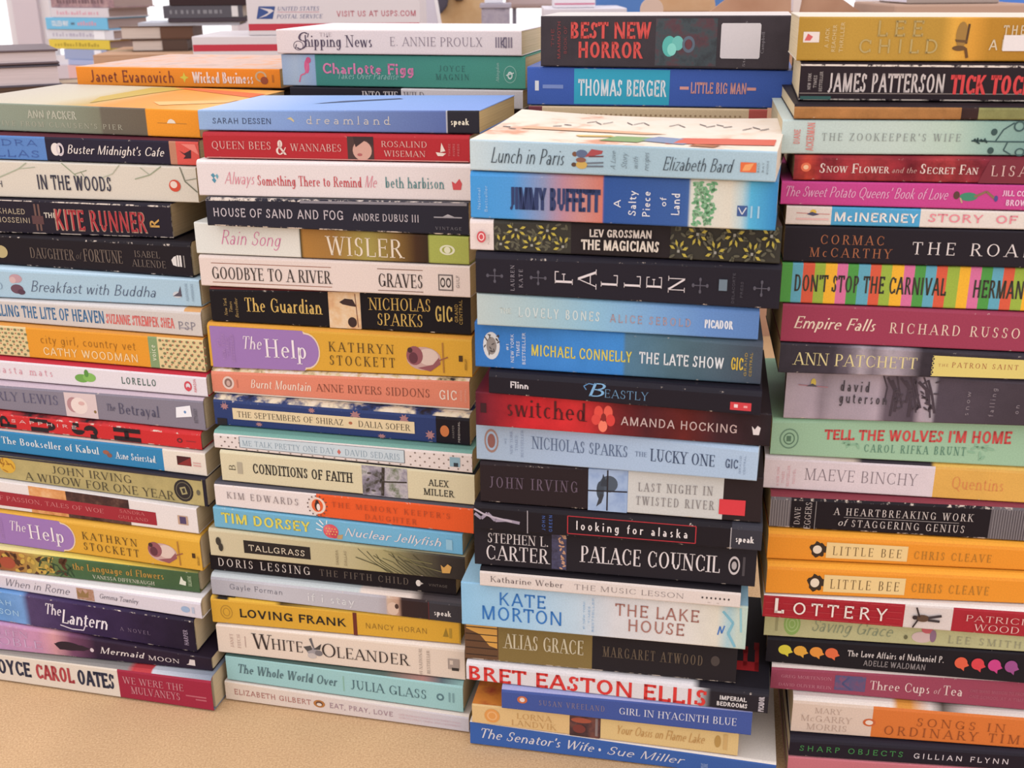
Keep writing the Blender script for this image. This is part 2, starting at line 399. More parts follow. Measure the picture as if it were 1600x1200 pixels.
def make_book(key, st, base, xy0, xy1, bot, topl, sh=(0.0, 0.0)):
    """base: lowest z; xy0/xy1: spine ends in stack coordinates; bot/topl: (a,b) lines z = a + b x in stack coordinates"""
    B = BOOKS[key]
    dx, dy = xy1[0] - xy0[0], xy1[1] - xy0[1]
    L = math.hypot(dx, dy); twist = math.atan2(dy, dx)
    zb = [bot[0] + bot[1] * x for x in (xy0[0], xy1[0])]; zt = [topl[0] + topl[1] * x for x in (xy0[0], xy1[0])]
    z0 = min(zb)
    w = st.world(xy0[0], xy0[1], z0)
    root = empty('hardcover_book' if B['hard'] else 'paperback_book', w, -st.yaw + twist)
    tag(root, B['label'], 'book', B['group'])
    zb = [z - z0 + .0007 for z in zb]; zt = [z - z0 for z in zt]
    cuc, sus = math.cos(twist), math.sin(twist)
    def lx(px, py):                                    # pixel -> distance along the spine
        p = st.hit_line(px, py, xy0, xy1)
        return (p.x - xy0[0]) * cuc + (p.y - xy0[1]) * sus
    mid = B['mid']
    def PX(px): return lx(px, mid[0] + mid[1] * px)
    def ramp_of(sp):
        if isinstance(sp, str): return [(0.0, sp)], False
        if sp[0] in ('L', 'C'):
            return [(max(0, min(1, PX(p) / L)), h) for p, h in sp[1:]], sp[0] == 'C'
    stp, const = ramp_of(B['spine'])
    tp = B['top'] if B['top'] is not None else B['spine']
    sm = cover_mat(stp, const, 0, B['rough'], B['mot'])
    em = cover_mat(stp, const, B['wear'], B['rough'], B['mot'])
    if isinstance(tp, str) and tp.startswith('M:'): tm = flat(tp, .55)
    else:
        t2, c2 = ramp_of(tp); tm = cover_mat(t2, c2, 0, .5, 0)
    book_mesh(root, L, B['depth'], zb[0], zb[1], zt[0], zt[1], sm, tm, em, B['pages'], B['curl'], B['hard'], sh[0], sh[1])
    def Z(x, v):
        u = x / L
        a = zb[0] + (zb[1] - zb[0]) * u; b = zt[0] - sh[0] + (zt[1] - sh[1] - zt[0] + sh[0]) * u
        return a + (b - a) * v
    layer = [0]
    parts = {}
    def put(part, polys, col):
        """polys in (x along spine, v) -> printed just proud of the spine"""
        layer[0] += 1
        y = -.00012 - .00003 * layer[0]
        lst = parts.setdefault(part, [[], col]); m = flat(col, .5, .25)
        for q in polys:
            area2 = sum(q[i][0] * Z(*q[(i + 1) % len(q)]) - q[(i + 1) % len(q)][0] * Z(*q[i]) for i in range(len(q)))
            if area2 < 0: q = q[::-1]
            lst[0].append(([(x, y, Z(x, v)) for x, v in q], m))
    def shape(e):
        k = e[0]; part = PART[e[1]]
        if k == 'rect':
            x0, x1 = PX(e[2]), PX(e[3]); put(part, [[(x0, e[4]), (x1, e[4]), (x1, e[5]), (x0, e[5])]], e[6])
        elif k == 'ell':
            put(part, [[(PX(e[2] + e[4] * math.cos(a * math.pi / 9)), e[3] + e[5] * math.sin(a * math.pi / 9)) for a in range(18)]], e[6])
        elif k == 'star':
            put(part, [[(PX(e[2] + e[4] * (1 if a % 2 else .55) * math.cos(a * math.pi / 8)), e[3] + e[5] * (1 if a % 2 else .55) * math.sin(a * math.pi / 8)) for a in range(16)]], e[6])
        elif k == 'ring':
            n = 20; qs = []
            w = e[7] if len(e) > 7 else .25
            for a in range(n):
                g0, g1 = a * 2 * math.pi / n, (a + 1) * 2 * math.pi / n
                f = lambda g, s: (PX(e[2] + e[4] * s * math.cos(g)), e[3] + e[5] * s * math.sin(g))
                qs.append([f(g0, 1), f(g1, 1), f(g1, 1 - w), f(g0, 1 - w)])
            put(part, qs, e[6])
        elif k == 'poly':
            put(part, [[(PX(p), v) for p, v in e[2]]], e[3])
        elif k == 'line':                               # points, width in pixels, colour
            qs = []; pts = [(PX(p), v) for p, v in e[2]]; wd = abs(PX(800 + e[3]) - PX(800)) / 2
            for (xa, va), (xb, vb) in zip(pts, pts[1:]):
                hgt = Z(xa, 1) - Z(xa, 0)
                ddx, ddz = xb - xa, (vb - va) * hgt
                l = math.hypot(ddx, ddz) or 1e-6
                nx, nv = -ddz / l * wd, ddx / l * wd / hgt
                qs.append([(xa + nx, va + nv), (xa - nx, va - nv), (xb - nx, vb - nv), (xb + nx, vb + nv)])
            put(part, qs, e[4])
        elif k == 'dots':                               # x0 x1 v0 v1 nx ny rx rv col, every other row shifted
            qs = []
            _, _, a, b, c, d, nx, ny, rx, rv, col = e
            for j in range(ny):
                for i in range(nx):
                    cx = a + (b - a) * (i + .5 + (.5 if j % 2 else 0)) / nx; cv = c + (d - c) * (j + .5) / ny
                    if cx > b: continue
                    qs.append([(PX(cx + rx * math.cos(g * math.pi / 3)), cv + rv * math.sin(g * math.pi / 3)) for g in range(6)])
            put(part, qs, col)
        elif k == 'scat':                               # scattered small strokes: x0 x1 v0 v1 n len wid col seed
            _, _, a, b, c, d, n, ln, wd, col, seed = e
            rnd = random.Random(seed); qs = []
            hgt = Z(L / 2, 1) - Z(L / 2, 0); pxm = abs(PX(801) - PX(800))
            for i in range(n):
                cx, cv, g = rnd.uniform(a, b), rnd.uniform(c, d), rnd.uniform(0, math.pi)
                q = []
                for h in range(8):
                    uu, ww = ln * math.cos(h * math.pi / 4), wd * math.sin(h * math.pi / 4)
                    X = uu * math.cos(g) - ww * math.sin(g); Y = uu * math.sin(g) + ww * math.cos(g)
                    q.append((PX(cx) + X * pxm, min(.98, max(.02, cv + Y * pxm / hgt))))
                qs.append(q)
            put(part, qs, col)
    for e in B['E']:
        if e[1] != 's': shape(e)
    for t in B['T']:
        kind, txt, p0, p1, v0, v1, sty, col = t[:8]
        rot = t[8] if len(t) > 8 else 0
        x0, x1 = PX(p0), PX(p1)
        hgt = Z((x0 + x1) / 2, 1) - Z((x0 + x1) / 2, 0)
        w = text_width(txt, sty)
        if not rot:
            ch = (v1 - v0) * hgt
            ratio = ((x1 - x0) / w) / ch
            ps = glyph_polys(txt, sty, ratio)
            put(PART[kind], [[(x0 + (x1 - x0) * u / w, v0 + (v1 - v0) * v) for u, v in q] for q in ps], col)
        else:
            ch = x1 - x0
            ratio = ((v1 - v0) * hgt / w) / ch
            ps = glyph_polys(txt, sty, ratio)
            put(PART[kind], [[(x1 - (x1 - x0) * v, v0 + (v1 - v0) * u / w) for u, v in q] for q in ps], col)
    for e in B['E']:
        if e[1] == 's': shape(e)
    todo = []
    for name, (polys, col) in parts.items():
        polys.sort(key=lambda p: min(v[0] for v in p[0]))
        mb, reach = None, -9
        for vs, m in polys:                            # prints far apart on one spine are separate parts
            if mb is None or (name not in ('title_lettering', 'author_lettering') and min(v[0] for v in vs) - reach > .022):
                mb = MB(); todo.append((name, mb, col)); reach = -9
            mb.add(vs, [tuple(range(len(vs)))], m)
            reach = max(reach, max(v[0] for v in vs))
    for name, mb, col in todo:
        o = mb.build(name, root)
        if 'lettering' in name: o['label'] = hue_name(col) + ' lettering'
        elif name == 'price_sticker': o['label'] = hue_name(col) + ' sticker'
    for name, poly, colr in TOPS.get(key, ()):         # pictures and lettering printed on the upper cover: (share of length, metres from the spine)
        layer[0] += 1
        mb = MB()
        def tz(u, y): return zt[0] + (zt[1] - zt[0]) * u + B['curl'] * (y / B['depth']) ** 2 * (.45 + .55 * abs(2 * u - 1) ** 2) + .00022 + .00001 * layer[0]
        for q in poly:
            a2 = sum(q[i][0] * q[(i + 1) % len(q)][1] - q[(i + 1) % len(q)][0] * q[i][1] for i in range(len(q)))
            if a2 < 0: q = q[::-1]
            mb.add([(u * L, y, tz(u, y)) for u, y in q], [tuple(range(len(q)))], flat(colr, .5))
        o = mb.build(name, root)
        if 'lettering' in name: o['label'] = hue_name(colr) + ' lettering'
    return root

def build_stack(rows, st, lean=0.0):
    """rows top to bottom: key, xL, xR, yTL, yTR, yBL, yBR of every spine in the photo; built upward from the floor.
    lean: how far back the pile would stand per metre of height; a strip of cover seen above a spine is shared between
    the rolled upper edge of that book and the next one lying further back"""
    rows = rows[::-1]
    prev = None; todo = []
    for i, (key, xl, xr, tl, tr, bl, br) in enumerate(rows):
        BOOKS[key]['mid'] = ((tl + bl) / 2 - ((tr + br) / 2 - (tl + bl) / 2) / (xr - xl) * xl, ((tr + br) / 2 - (tl + bl) / 2) / (xr - xl))
        if prev is None:
            bot = (0.0005, 0.0)
            pl = st.hit_line(xl, bl, (0, 0), (1, 0)); pr = st.hit_line(xr, br, (0, 0), (1, 0))
            xy0, xy1 = (pl.x, 0.0), (pr.x, 0.0)
        else:
            a, b = prev['top']
            want = lean * a
            ends = []; gaps = []; sh = []
            for e, (px, py) in enumerate(((xl, bl), (xr, br))):
                k = prev['row']; yt = k[3] + (k[4] - k[3]) * (px - k[1]) / (k[2] - k[1])
                base_o = prev['o'][0] + (prev['o'][1] - prev['o'][0]) * e
                g = yt - py
                if g > 3.5:
                    roll = min(.0003 * g, .0034, .2 * prev['thick'])
                    h = st.hit_slope(px, py, a + roll, b); o = min(max(h.y, base_o + .0003), base_o + .024, max(want + .016, base_o + .0005)); gaps.append(True); sh.append(roll)
                else:
                    o = min(max(want, base_o - .018), base_o + .004); gaps.append(False); sh.append(0.0)
                ends.append(o)
            m_ = (ends[0] + ends[1]) / 2
            ends = [max(m_ - .007, min(m_ + .007, o)) for o in ends]
            pl = st.hit_line(xl, bl, (0, ends[0]), (1, ends[0])); pr = st.hit_line(xr, br, (0, ends[1]), (1, ends[1]))
            xy0, xy1 = (pl.x, ends[0]), (pr.x, ends[1])
            zl = a + b * pl.x + sh[0] if gaps[0] else pl.z; zr = a + b * pr.x + sh[1] if gaps[1] else pr.z
            bb = (zr - zl) / (xy1[0] - xy0[0]); bot = (zl - bb * xy0[0], bb)
            prev['top'] = bot; prev['sh'] = tuple(sh)
        tlp = st.hit_line(xl, tl, xy0, xy1); trp = st.hit_line(xr, tr, xy0, xy1)
        tb = (trp.z - tlp.z) / (xy1[0] - xy0[0]); top = (tlp.z - tb * xy0[0], tb)
        cur = dict(key=key, row=rows[i], xy0=xy0, xy1=xy1, bot=bot, top=top, o=(xy0[1], xy1[1]), sh=(0.0, 0.0), thick=tlp.z - bot[0] - bot[1] * xy0[0])
        todo.append(cur); prev = cur
    for c in todo: make_book(c['key'], st, 0, c['xy0'], c['xy1'], c['bot'], c['top'], c['sh'])
    return todo
# ------------------------------------------------------------------ first front stack (left edge of the photo), top to bottom
bk('ann', ('L', (-80, '#93a08f'), (100, '#8a937f'), (156, '#80816c'), (160, '#6f685a'), (228.5, '#6b6152'), (229.5, '#f09a14'), (313, '#ee960e')),
   'paperback with grey-green spine ending in an orange block, on top of the leftmost front stack',
   [('a', 'ANN PACKER', 44, 120, .5, .8, 'SB', '#b6b8a4'), ('t', "THE DIVE FROM CLAUSEN'S PIER", -40, 190, .2, .38, 'RW', '#b9b8a2')],
   [('line', 'l', [(246, .5), (292, .5)], 1, '#b87a20'), ('poly', 'l', [(261, .5), (264, .62), (268, .66), (273, .6), (275, .5)], '#e8dcc8')],
   top=('L', (-80, '#c9bfae'), (60, '#cfc5a8'), (120, '#c8a860'), (160, '#ee9420'), (240, '#f09a20'), (313, '#f4b860')), depth=.15)
bk('buster', ('C', (-80, '#5a86c6'), (71, '#2b2638'), (265, '#c08468'), (275, '#de564c')),
   'paperback with a black spine, blue left block, red right block and cream script title',
   [('a', 'SANDRA', -55, 60, .6, .86, 'S', '#3f62a8'), ('a', 'DALLAS', -50, 61, .12, .42, 'S', '#3f62a8'), ('t', "Buster Midnight's Cafe", 104, 256, .34, .72, 'KB', '#e9dfd8')],
   [('ell', 'p', 87, .5, 7, .27, '#e6dcd6'), ('ring', 'p', 94, .5, 6, .28, '#cfc4c8', .4), ('poly', 'l', [(284, .9), (306, .9), (311, .45)], '#ee8074'),
    ('poly', 'l', [(280, .62), (288, .5), (299, .66), (298, .3), (286, .28), (290, .4)], '#3a1f2c')], top='#5a2430')
bk('woods', '#d8d1c2', 'cream paperback whose spine shows thin bare branches and a small orange oval',
   [('a', 'TANA FRENCH', -95, 4, .28, .46, 'S', '#4a4a55'), ('t', 'IN THE WOODS', 58, 174, .25, .66, 'S', '#3a3a4a')],
   [('line', 'p', [(100, 1), (118, .7), (128, .52)], 2, '#9aa488'), ('line', 'p', [(128, .78), (136, .55)], 1.5, '#8a9078'), ('line', 'p', [(118, .7), (138, .82)], 1.4, '#8f987c'),
    ('line', 'p', [(0, .55), (32, .8), (45, .97)], 2, '#aab39a'), ('line', 'p', [(32, .8), (58, .86)], 1.2, '#aab39a'), ('line', 'p', [(190, 1), (178, .75), (160, .62)], 1.5, '#b3b79f'),
    ('line', 'p', [(255, 1), (236, .75), (212, .62)], 1.8, '#9aa488'), ('line', 'p', [(284, 1), (290, .6), (308, .3)], 2.2, '#7c7e6c'), ('line', 'p', [(290, .62), (310, .7)], 1.3, '#8a8c78'),
    ('line', 'p', [(236, .75), (222, .95)], 1.2, '#a6ad94'), ('ell', 'l', 273.5, .47, 9, .17, '#d2482c'), ('ell', 'l', 272, .5, 5.5, .1, '#e8d2c4')])
bk('kite', '#28232f', 'worn black paperback with big red capitals, spine shorter than its neighbours',
   [('a', 'KHALED', -2, 41, .58, .74, 'S', '#b8aa90'), ('a', 'HOSSEINI', -6, 47, .32, .48, 'S', '#b8aa90'), ('g', 'THE', 70, 89, .5, .66, 'SB', '#d8cfc0'),
    ('t', 'KITE RUNNER', 85, 229, .13, .78, 'S', '#b08c78'), ('t', 'KITE RUNNER', 87, 228, .165, .765, 'S', '#b02f38'), ('l', 'R', 234, 249, .3, .58, 'SB', '#c99a4a', 1)],
   [('rect', 'p', 55, 58, .1, .9, '#6e5048'), ('rect', 'p', 61, 64, .1, .9, '#6e5048'), ('rect', 'p', 50, 68, .3, .55, '#5a3a3c')], wear=.85, pages='#bda680')
bk('daughter', '#231e24', 'black paperback with faint brown lettering and a small white logo near its end',
   [('t', 'DAUGHTER', 47, 116, .3, .66, 'R', '#6e6056'), ('t', 'of', 118, 127, .36, .6, 'I', '#5a4e48'), ('t', 'FORTUNE', 131, 192, .3, .72, 'R', '#6e6056'),
    ('a', 'ISABEL', 211, 251, .55, .76, 'R', '#746860'), ('a', 'ALLENDE', 206, 259, .24, .47, 'R', '#746860')],
   [('poly', 'l', [(268, .52), (272, .62), (276, .66), (276, .32), (270, .36)], '#dcd8d4'), ('rect', 'l', 277, 280, .32, .68, '#dcd8d4'), ('rect', 'l', 281, 284, .32, .68, '#dcd8d4'),
    ('rect', 'l', 287, 289, .3, .68, '#8a8480'), ('ell', 'p', 2, .45, 10, .22, '#b8a874')], wear=.5)
bk('buddha', '#a8c8da', 'pale blue paperback with a slate script title, flowers at left and a duck emblem',
   [('a', 'ROLAND MERULLO', -110, 4, .3, .55, 'R', '#7a96ae'), ('t', 'Breakfast with Buddha', 46, 243, .28, .68, 'K', '#4c5a74'), ('g', 'ALGONQUIN', 290, 294, .2, .85, 'S', '#8fa6b8', 1), ('g', 'PAPERBACKS', 299, 303, .2, .85, 'S', '#8fa6b8', 1)],
   [('ell', 'p', 26, .72, 10, .16, '#bd98a0'), ('ell', 'p', 21, .66, 5, .12, '#d0b0b0'), ('ell', 'p', 26, .34, 10, .17, '#6a4858'), ('ell', 'p', 32, .24, 6, .1, '#54384a'), ('ell', 'l', 277, .42, 7, .12, '#c8ccd0'), ('poly', 'l', [(270, .36), (284, .36), (283, .75), (279, .5)], '#55505e')], top='#bcd9ea')
bk('selling', '#cfc8c2', 'off-white paperback with tall narrow blue capitals and red author lettering',
   [('t', 'SELLING THE LITE OF HEAVEN', -18, 163, .26, .82, 'S', '#356f9e'), ('a', 'SUZANNE STREMPEK SHEA', 166, 272, .28, .72, 'S', '#de6a64'), ('g', 'PSP', 278, 306, .25, .6, 'S', '#8a8690')],
   [('rect', 'p', 279, 300, .3, .36, '#a8a4a8')], top=('C', (-80, '#d8d2ce'), (288, '#d8a060')))
bk('city', ('C', (-80, '#e0cb94'), (42, '#e59a1c'), (232, '#86a070'), (246, '#e0cb94')),
   'orange paperback with dotted cream ends and a narrow green band',
   [('t', 'city girl, country vet', 64, 213, .52, .8, 'SL', '#a26a12'), ('a', 'CATHY WOODMAN', 66, 215, .14, .4, 'S', '#f3d8a4'), ('g', 'voice', 235, 244, .25, .75, 'S', '#d9e0c0', 1)],
   [('dots', 'o', -30, 42, .03, .97, 7, 7, 2.6, .045, '#7d7f58'), ('dots', 'o', -35, 37, .1, .97, 7, 7, 1.2, .022, '#c05a48'),
    ('dots', 'o', 247, 321, .03, .97, 7, 7, 2.6, .045, '#7d7f58'), ('dots', 'o', 252, 321, .1, .97, 7, 7, 1.2, .022, '#c05a48')], top='#d8923a', pages='#c2a878')
bk('pasta', '#e2dce2', 'slim white paperback with a red cover top, green leaves on its spine',
   [('t', 'pasta mats', -6, 83, .38, .78, 'Y', '#e2a4b2'), ('a', 'LORELLO', 190, 244, .34, .7, 'SW', '#42665a'), ('g', 'AMAZON', 303, 307, .2, .9, 'S', '#d8606c', 1)],
   [('ell', 'p', 128, .44, 11, .22, '#6fa84a'), ('ell', 'p', 140, .52, 10, .24, '#84bc58'), ('ell', 'p', 136, .72, 3.5, .2, '#5a9440'), ('ring', 'l', 294, .5, 6, .26, '#d44858', .4), ('ell', 'l', 294, .35, 3, .12, '#d44858')], top='#c0283a')
bk('betrayal', '#86818f', 'mauve-grey paperback with a face portrait on its spine and a white sticker',
   [('a', 'BEVERLY LEWIS', -52, 92, .42, .8, 'R', '#5e5c78'), ('t', 'The', 166, 180, .4, .66, 'I', '#5a5870'), ('t', 'Betrayal', 185, 249, .32, .72, 'R', '#55536b'), ('g', 'BETHANY', 303, 309, .25, .75, 'S', '#6a6672', 1)],
   [('rect', 'p', 102, 152, 0.03, .97, '#d9c6c6'), ('ell', 'p', 115, .5, 10, .3, '#b68a8e'), ('ell', 'p', 124, .48, 13, .32, '#e8d8d2'), ('ell', 'p', 128, .58, 5, .08, '#d8b0ac'), ('ell', 'p', 148, .3, 2, .06, '#8a7040'),
    ('poly', 's', [(275, .38), (276.5, .74), (299, .84), (300, .46)], '#eef0f6'), ('ell', 's', 290, .6, 2, .05, '#6a90c0')], top='#c6b2bd')
bk('push', '#cf2b2e', 'red paperback with huge sideways black letters across its spine',
   [('t', 'P', 0, 25, .02, .98, 'SB', '#231a22', 1), ('t', 'U', 48, 87, .0, 1, 'SB', '#231a22', 1), ('t', 'S', 112, 153, .0, 1, 'SB', '#231a22', 1), ('t', 'H', 178, 220, .02, .98, 'SB', '#231a22', 1), ('a', 'SAPPHIRE', 18, 121, .52, .74, 'SW', '#efd8d4')],
   [('ring', 'l', 281, .5, 4.5, .16, '#6a2028', .5), ('rect', 'l', 291, 306, .48, .54, '#9a2830')], top='M:#cf2b2e,#cf2b2e,#241a20:26', pages='#a89878', wear=.6)
bk('kabul', ('C', (-80, '#3187ba'), (254, '#e6dccd')), 'blue paperback with a cream right end carrying a small dark red square',
   [('t', 'The Bookseller of Kabul', 3, 155, .42, .76, 'RB', '#dbe6ea'), ('a', 'Asne Seierstad', 181, 243, .34, .66, 'RB', '#d4e2ea')],
   [('ell', 'o', 166, .56, 5, .1, '#a0604a'), ('ell', 'o', 171, .44, 4, .1, '#8a5a50'), ('rect', 'l', 277, 299, .38, .78, '#4a1c22'), ('poly', 'l', [(277, .4), (299, .76), (299, .4)], '#8a2a2a'), ('rect', 'l', 302, 314, .4, .46, '#d8a8a0'), ('rect', 'l', 302, 314, .52, .57, '#d8a8a0')], top='#e2d8cc')
bk('widow', ('C', (-80, '#b3a56d'), (316, '#2a2632')), 'olive-gold paperback with a dark right end, round black seal and yellow sun emblem',
   [('a', 'JOHN IRVING', 82, 207, .52, .82, 'R', '#4c4638'), ('t', 'A WIDOW FOR ONE YEAR', 38, 271, .1, .42, 'R', '#4c4638')],
   [('ell', 'o', 12, .6, 13, .33, '#d8a928'), ('scat', 'o', 1, 24, .35, .85, 9, 6, 1.5, '#b07a1c', 3), ('ell', 'l', 287, .5, 15, .4, '#2a2629'), ('ring', 'l', 287, .5, 12, .32, '#6a6450', .1), ('poly', 'l', [(281, .6), (290, .66), (293, .4), (284, .34)], '#a39a6c'), ('poly', 'l', [(284, .56), (289, .6), (290, .44), (286, .4)], '#3a3632'), ('ell', 'l', 310, .5, 3, .1, '#6a6450'),
    ('rect', 'o', -78, 317, .93, 1, '#37333a')], top='#33303c', mot=.25)
bk('passion', '#e5dedb', 'white paperback with a dark red title strip laid over a picture',
   [('t', 'TALES OF PASSION, TALES OF WOE', -52, 162, .34, .5, 'R', '#d48484'), ('a', 'SANDRA', 187, 226, .46, .58, 'R', '#d48484'), ('a', 'GULLAND', 184, 231, .24, .36, 'R', '#d48484')],
   [('rect', 'p', 47, 122, .02, .98, 'M:#c07838,#dfa060,#e8c090:60'), ('rect', 'p', 105, 203, .02, .98, 'M:#2e1e22,#4a2d2a,#6a4a40:90'), ('rect', 'n', -78, 244, .14, .64, '#a12232'), ('rect', 'l', 278, 294, .3, .66, '#c0a088'), ('rect', 'l', 281, 291, .34, .62, '#54466a')], top='#efe9e6')
def help_art(m):
    T = [('t', 'The', m(378), m(409), .48, .8, 'I', '#e9dce6'), ('t', 'Help', m(413), m(480), .3, .76, 'R', '#efe6ea'), ('a', 'KATHRYN', m(514), m(616), .53, .77, 'RW', '#5a4222'), ('a', 'STOCKETT', m(514), m(617), .18, .43, 'RW', '#5a4222'),
         ('g', '#1', m(340), m(345), .5, .7, 'S', '#b48cc4', 1), ('g', 'NEW YORK', m(347), m(352), .2, .85, 'S', '#b48cc4', 1), ('g', 'TIMES', m(354), m(359), .3, .75, 'S', '#b48cc4', 1), ('g', 'BESTSELLER', m(361), m(366), .15, .85, 'S', '#b48cc4', 1), ('g', 'BERKLEY', m(726), m(730), .2, .5, 'S', '#7a5a20', 1)]
    arc = [(m(478 + 20 * math.cos(a)), .5 + .42 * math.sin(a)) for a in [(-90 + 15 * i) * math.pi / 180 for i in range(13)]]
    arc2 = [(m(478 + 22 * math.cos(a)), .5 + .46 * math.sin(a)) for a in [(-90 + 15 * i) * math.pi / 180 for i in range(13)]]
    E = [('poly', 'n', [(m(474), .0), (m(478), .04)] + arc2 + [(m(478), .96), (m(474), 1.0)], '#e8d0b0'), ('poly', 'n', [(m(330), .0), (m(474), .0), (m(476), .08)] + arc + [(m(476), .92), (m(474), 1), (m(330), 1)], '#9c76b6'),
         ('ell', 'p', m(662), .45, m(689) - m(662), .31, '#c9a49c'), ('ell', 'p', m(669), .5, m(685) - m(669), .22, '#dcc4b8'), ('ell', 'p', m(648), .52, m(661) - m(648), .25, '#94545c'), ('ell', 'p', m(646), .46, m(653) - m(646), .15, '#643440'), ('poly', 'p', [(m(652), .2), (m(672), .12), (m(688), .32), (m(686), .5), (m(676), .3)], '#96565c'), ('ell', 'p', m(641), .66, m(645) - m(641), .07, '#4a2a30'),
         ('line', 'p', [(m(693), .1), (m(692), .9)], 2.4, '#b07a30'), ('line', 'p', [(m(686), .42), (m(700), .52)], 2, '#9a5a40'), ('rect', 'l', m(717), m(723), .42, .58, '#4a3218')]
    return T, E
T_, E_ = help_art(lambda p: 15 + (p - 378) * .842)
bk('helpa', ('L', (-80, '#d9a22c'), (317, '#dfaa2e')), 'yellow paperback with purple rounded title panel, in the leftmost front stack', T_, E_, top='#e4ac34', group=None)
bk('flowers', ('L', (-80, '#6a4a30'), (0, '#9a5a34'), (30, '#a8743a'), (60, '#b09a48'), (85, '#6a7a48'), (115, '#4a6a45'), (313, '#46603e')),
   'green paperback with flowers at its left end and gold lettering, under a yellow one',
   [('t', 'the Language of Flowers', 114, 257, .48, .82, 'RB', '#b48c38'), ('a', 'VANESSA DIFFENBAUGH', 144, 241, .14, .32, 'R', '#dedbc6'), ('g', 'BALLANTINE', 294, 300, .3, .8, 'S', '#9ab08a', 1)],
   [('scat', 'p', -10, 105, .05, .95, 26, 7, 3, '#54331f', 5), ('scat', 'p', 0, 100, .05, .95, 16, 6, 4, '#c8a440', 6), ('scat', 'p', 60, 112, .1, .9, 16, 8, 1.5, '#2f4a30', 8), ('ell', 'p', 12, .45, 12, .3, '#a84a30'),
    ('poly', 'l', [(280, .35), (284, .75), (287, .55), (291, .5), (290, .3)], '#d8dcc8')], top=('L', (-80, '#e0d8b0'), (100, '#e4d060'), (200, '#d8b840'), (313, '#7a7a40')), mot=.2)
bk('rome', '#d8d2db', 'white paperback with thin handwritten script and a crown picture',
   [('t', 'When in Rome', 6, 108, .28, .82, 'K', '#6a6876'), ('a', 'Gemma Townley', 155, 216, .38, .72, 'K', '#4a4858')],
   [('rect', 'p', 120, 147, .1, .9, 'M:#c8a49a,#a87e60,#d8c0b8:120'), ('poly', 'p', [(121, .25), (121, .75), (126, .5), (130, .82), (134, .52), (139, .75), (138, .28)], '#94764a'), ('ell', 'l', 290, .5, 7, .2, '#9ab4d4'), ('rect', 'l', 300, 304, .3, .7, '#b4c0d4')], top='#f3eeec')
bk('lantern', ('L', (-80, '#4a8ccc'), (36, '#6f9ed6'), (46, '#54446c'), (120, '#3f2f58'), (220, '#302440'), (308, '#241d2e')), 'dark purple paperback with a bright blue left end and white script title',
   [('a', 'DEBORAH', -60, 20, .58, .74, 'S', '#a8d2f0'), ('a', 'LAWRENSON', -70, 29, .26, .44, 'S', '#a8d2f0'), ('t', 'The', 70, 96, .5, .86, 'KB', '#e6dfe8'), ('t', 'Lantern', 94, 167, .28, .74, 'KB', '#ece6ee'), ('g', 'A NOVEL', 187, 234, .34, .46, 'RW', '#86748e'), ('l', 'HARPER', 287, 294, .2, .7, 'S', '#a89ab0', 1)],
   [('line', 'o', [(92, .2), (110, .12), (128, .14), (132, .3)], 2, '#d8d0dc')], mot=.3, wear=.6, rough=.3)
bk('mermaid', ('L', (-80, '#b690c2'), (60, '#c890b0'), (85, '#d49aa0'), (112, '#7c4c6a'), (150, '#35253a'), (332, '#2a202e')), 'dark paperback with a lilac-pink left end and a dark swimmer silhouette',
   [('a', 'COLLEEN', -40, 45, .6, .84, 'R', '#cdb0d0'), ('a', 'COBLE', -24, 66, .22, .54, 'R', '#cdb0d0'), ('t', 'Mermaid', 155, 224, .36, .7, 'IB', '#e6dcd8'), ('t', 'MOON', 231, 280, .32, .6, 'RB', '#e2d6d2')],
   [('ell', 'p', 106, .5, 20, .2, '#2c1e2c'), ('poly', 'p', [(84, .55), (92, .3), (130, .36), (140, .5), (128, .62)], '#2c1e2c'), ('ell', 'p', 143, .46, 3, .1, '#d8c8cc'), ('poly', 'l', [(290, .3), (304, .28), (304, .7), (296, .7), (294, .4)], '#d8ccc8')], wear=.4, mot=.2)
bk('mulvaney', ('C', (-80, '#e2d6c5'), (184.5, '#a32841')), 'cream and crimson paperback on the carpet, lowest of the leftmost front stack',
   [('a', 'JOYCE', -12, 48, .28, .83, 'SB', '#2e3248'), ('a', 'CAROL', 56, 115, .28, .83, 'SB', '#b23c44'), ('a', 'OATES', 121, 179, .28, .83, 'SB', '#2e3248'),
    ('t', 'WE WERE THE', 193, 288, .56, .8, 'R', '#d08a92'), ('t', 'MULVANEYS', 204, 281, .22, .48, 'R', '#d08a92')],
   [('rect', 'l', 290, 322, .4, .45, '#c0606e'), ('rect', 'l', 305, 322, .3, .35, '#c0606e')], top=('L', (-80, '#a8a294'), (200, '#8a8684'), (210, '#c03a40'), (238, '#c03a40'), (240, '#c8ccd4'), (337, '#8a94a4')))
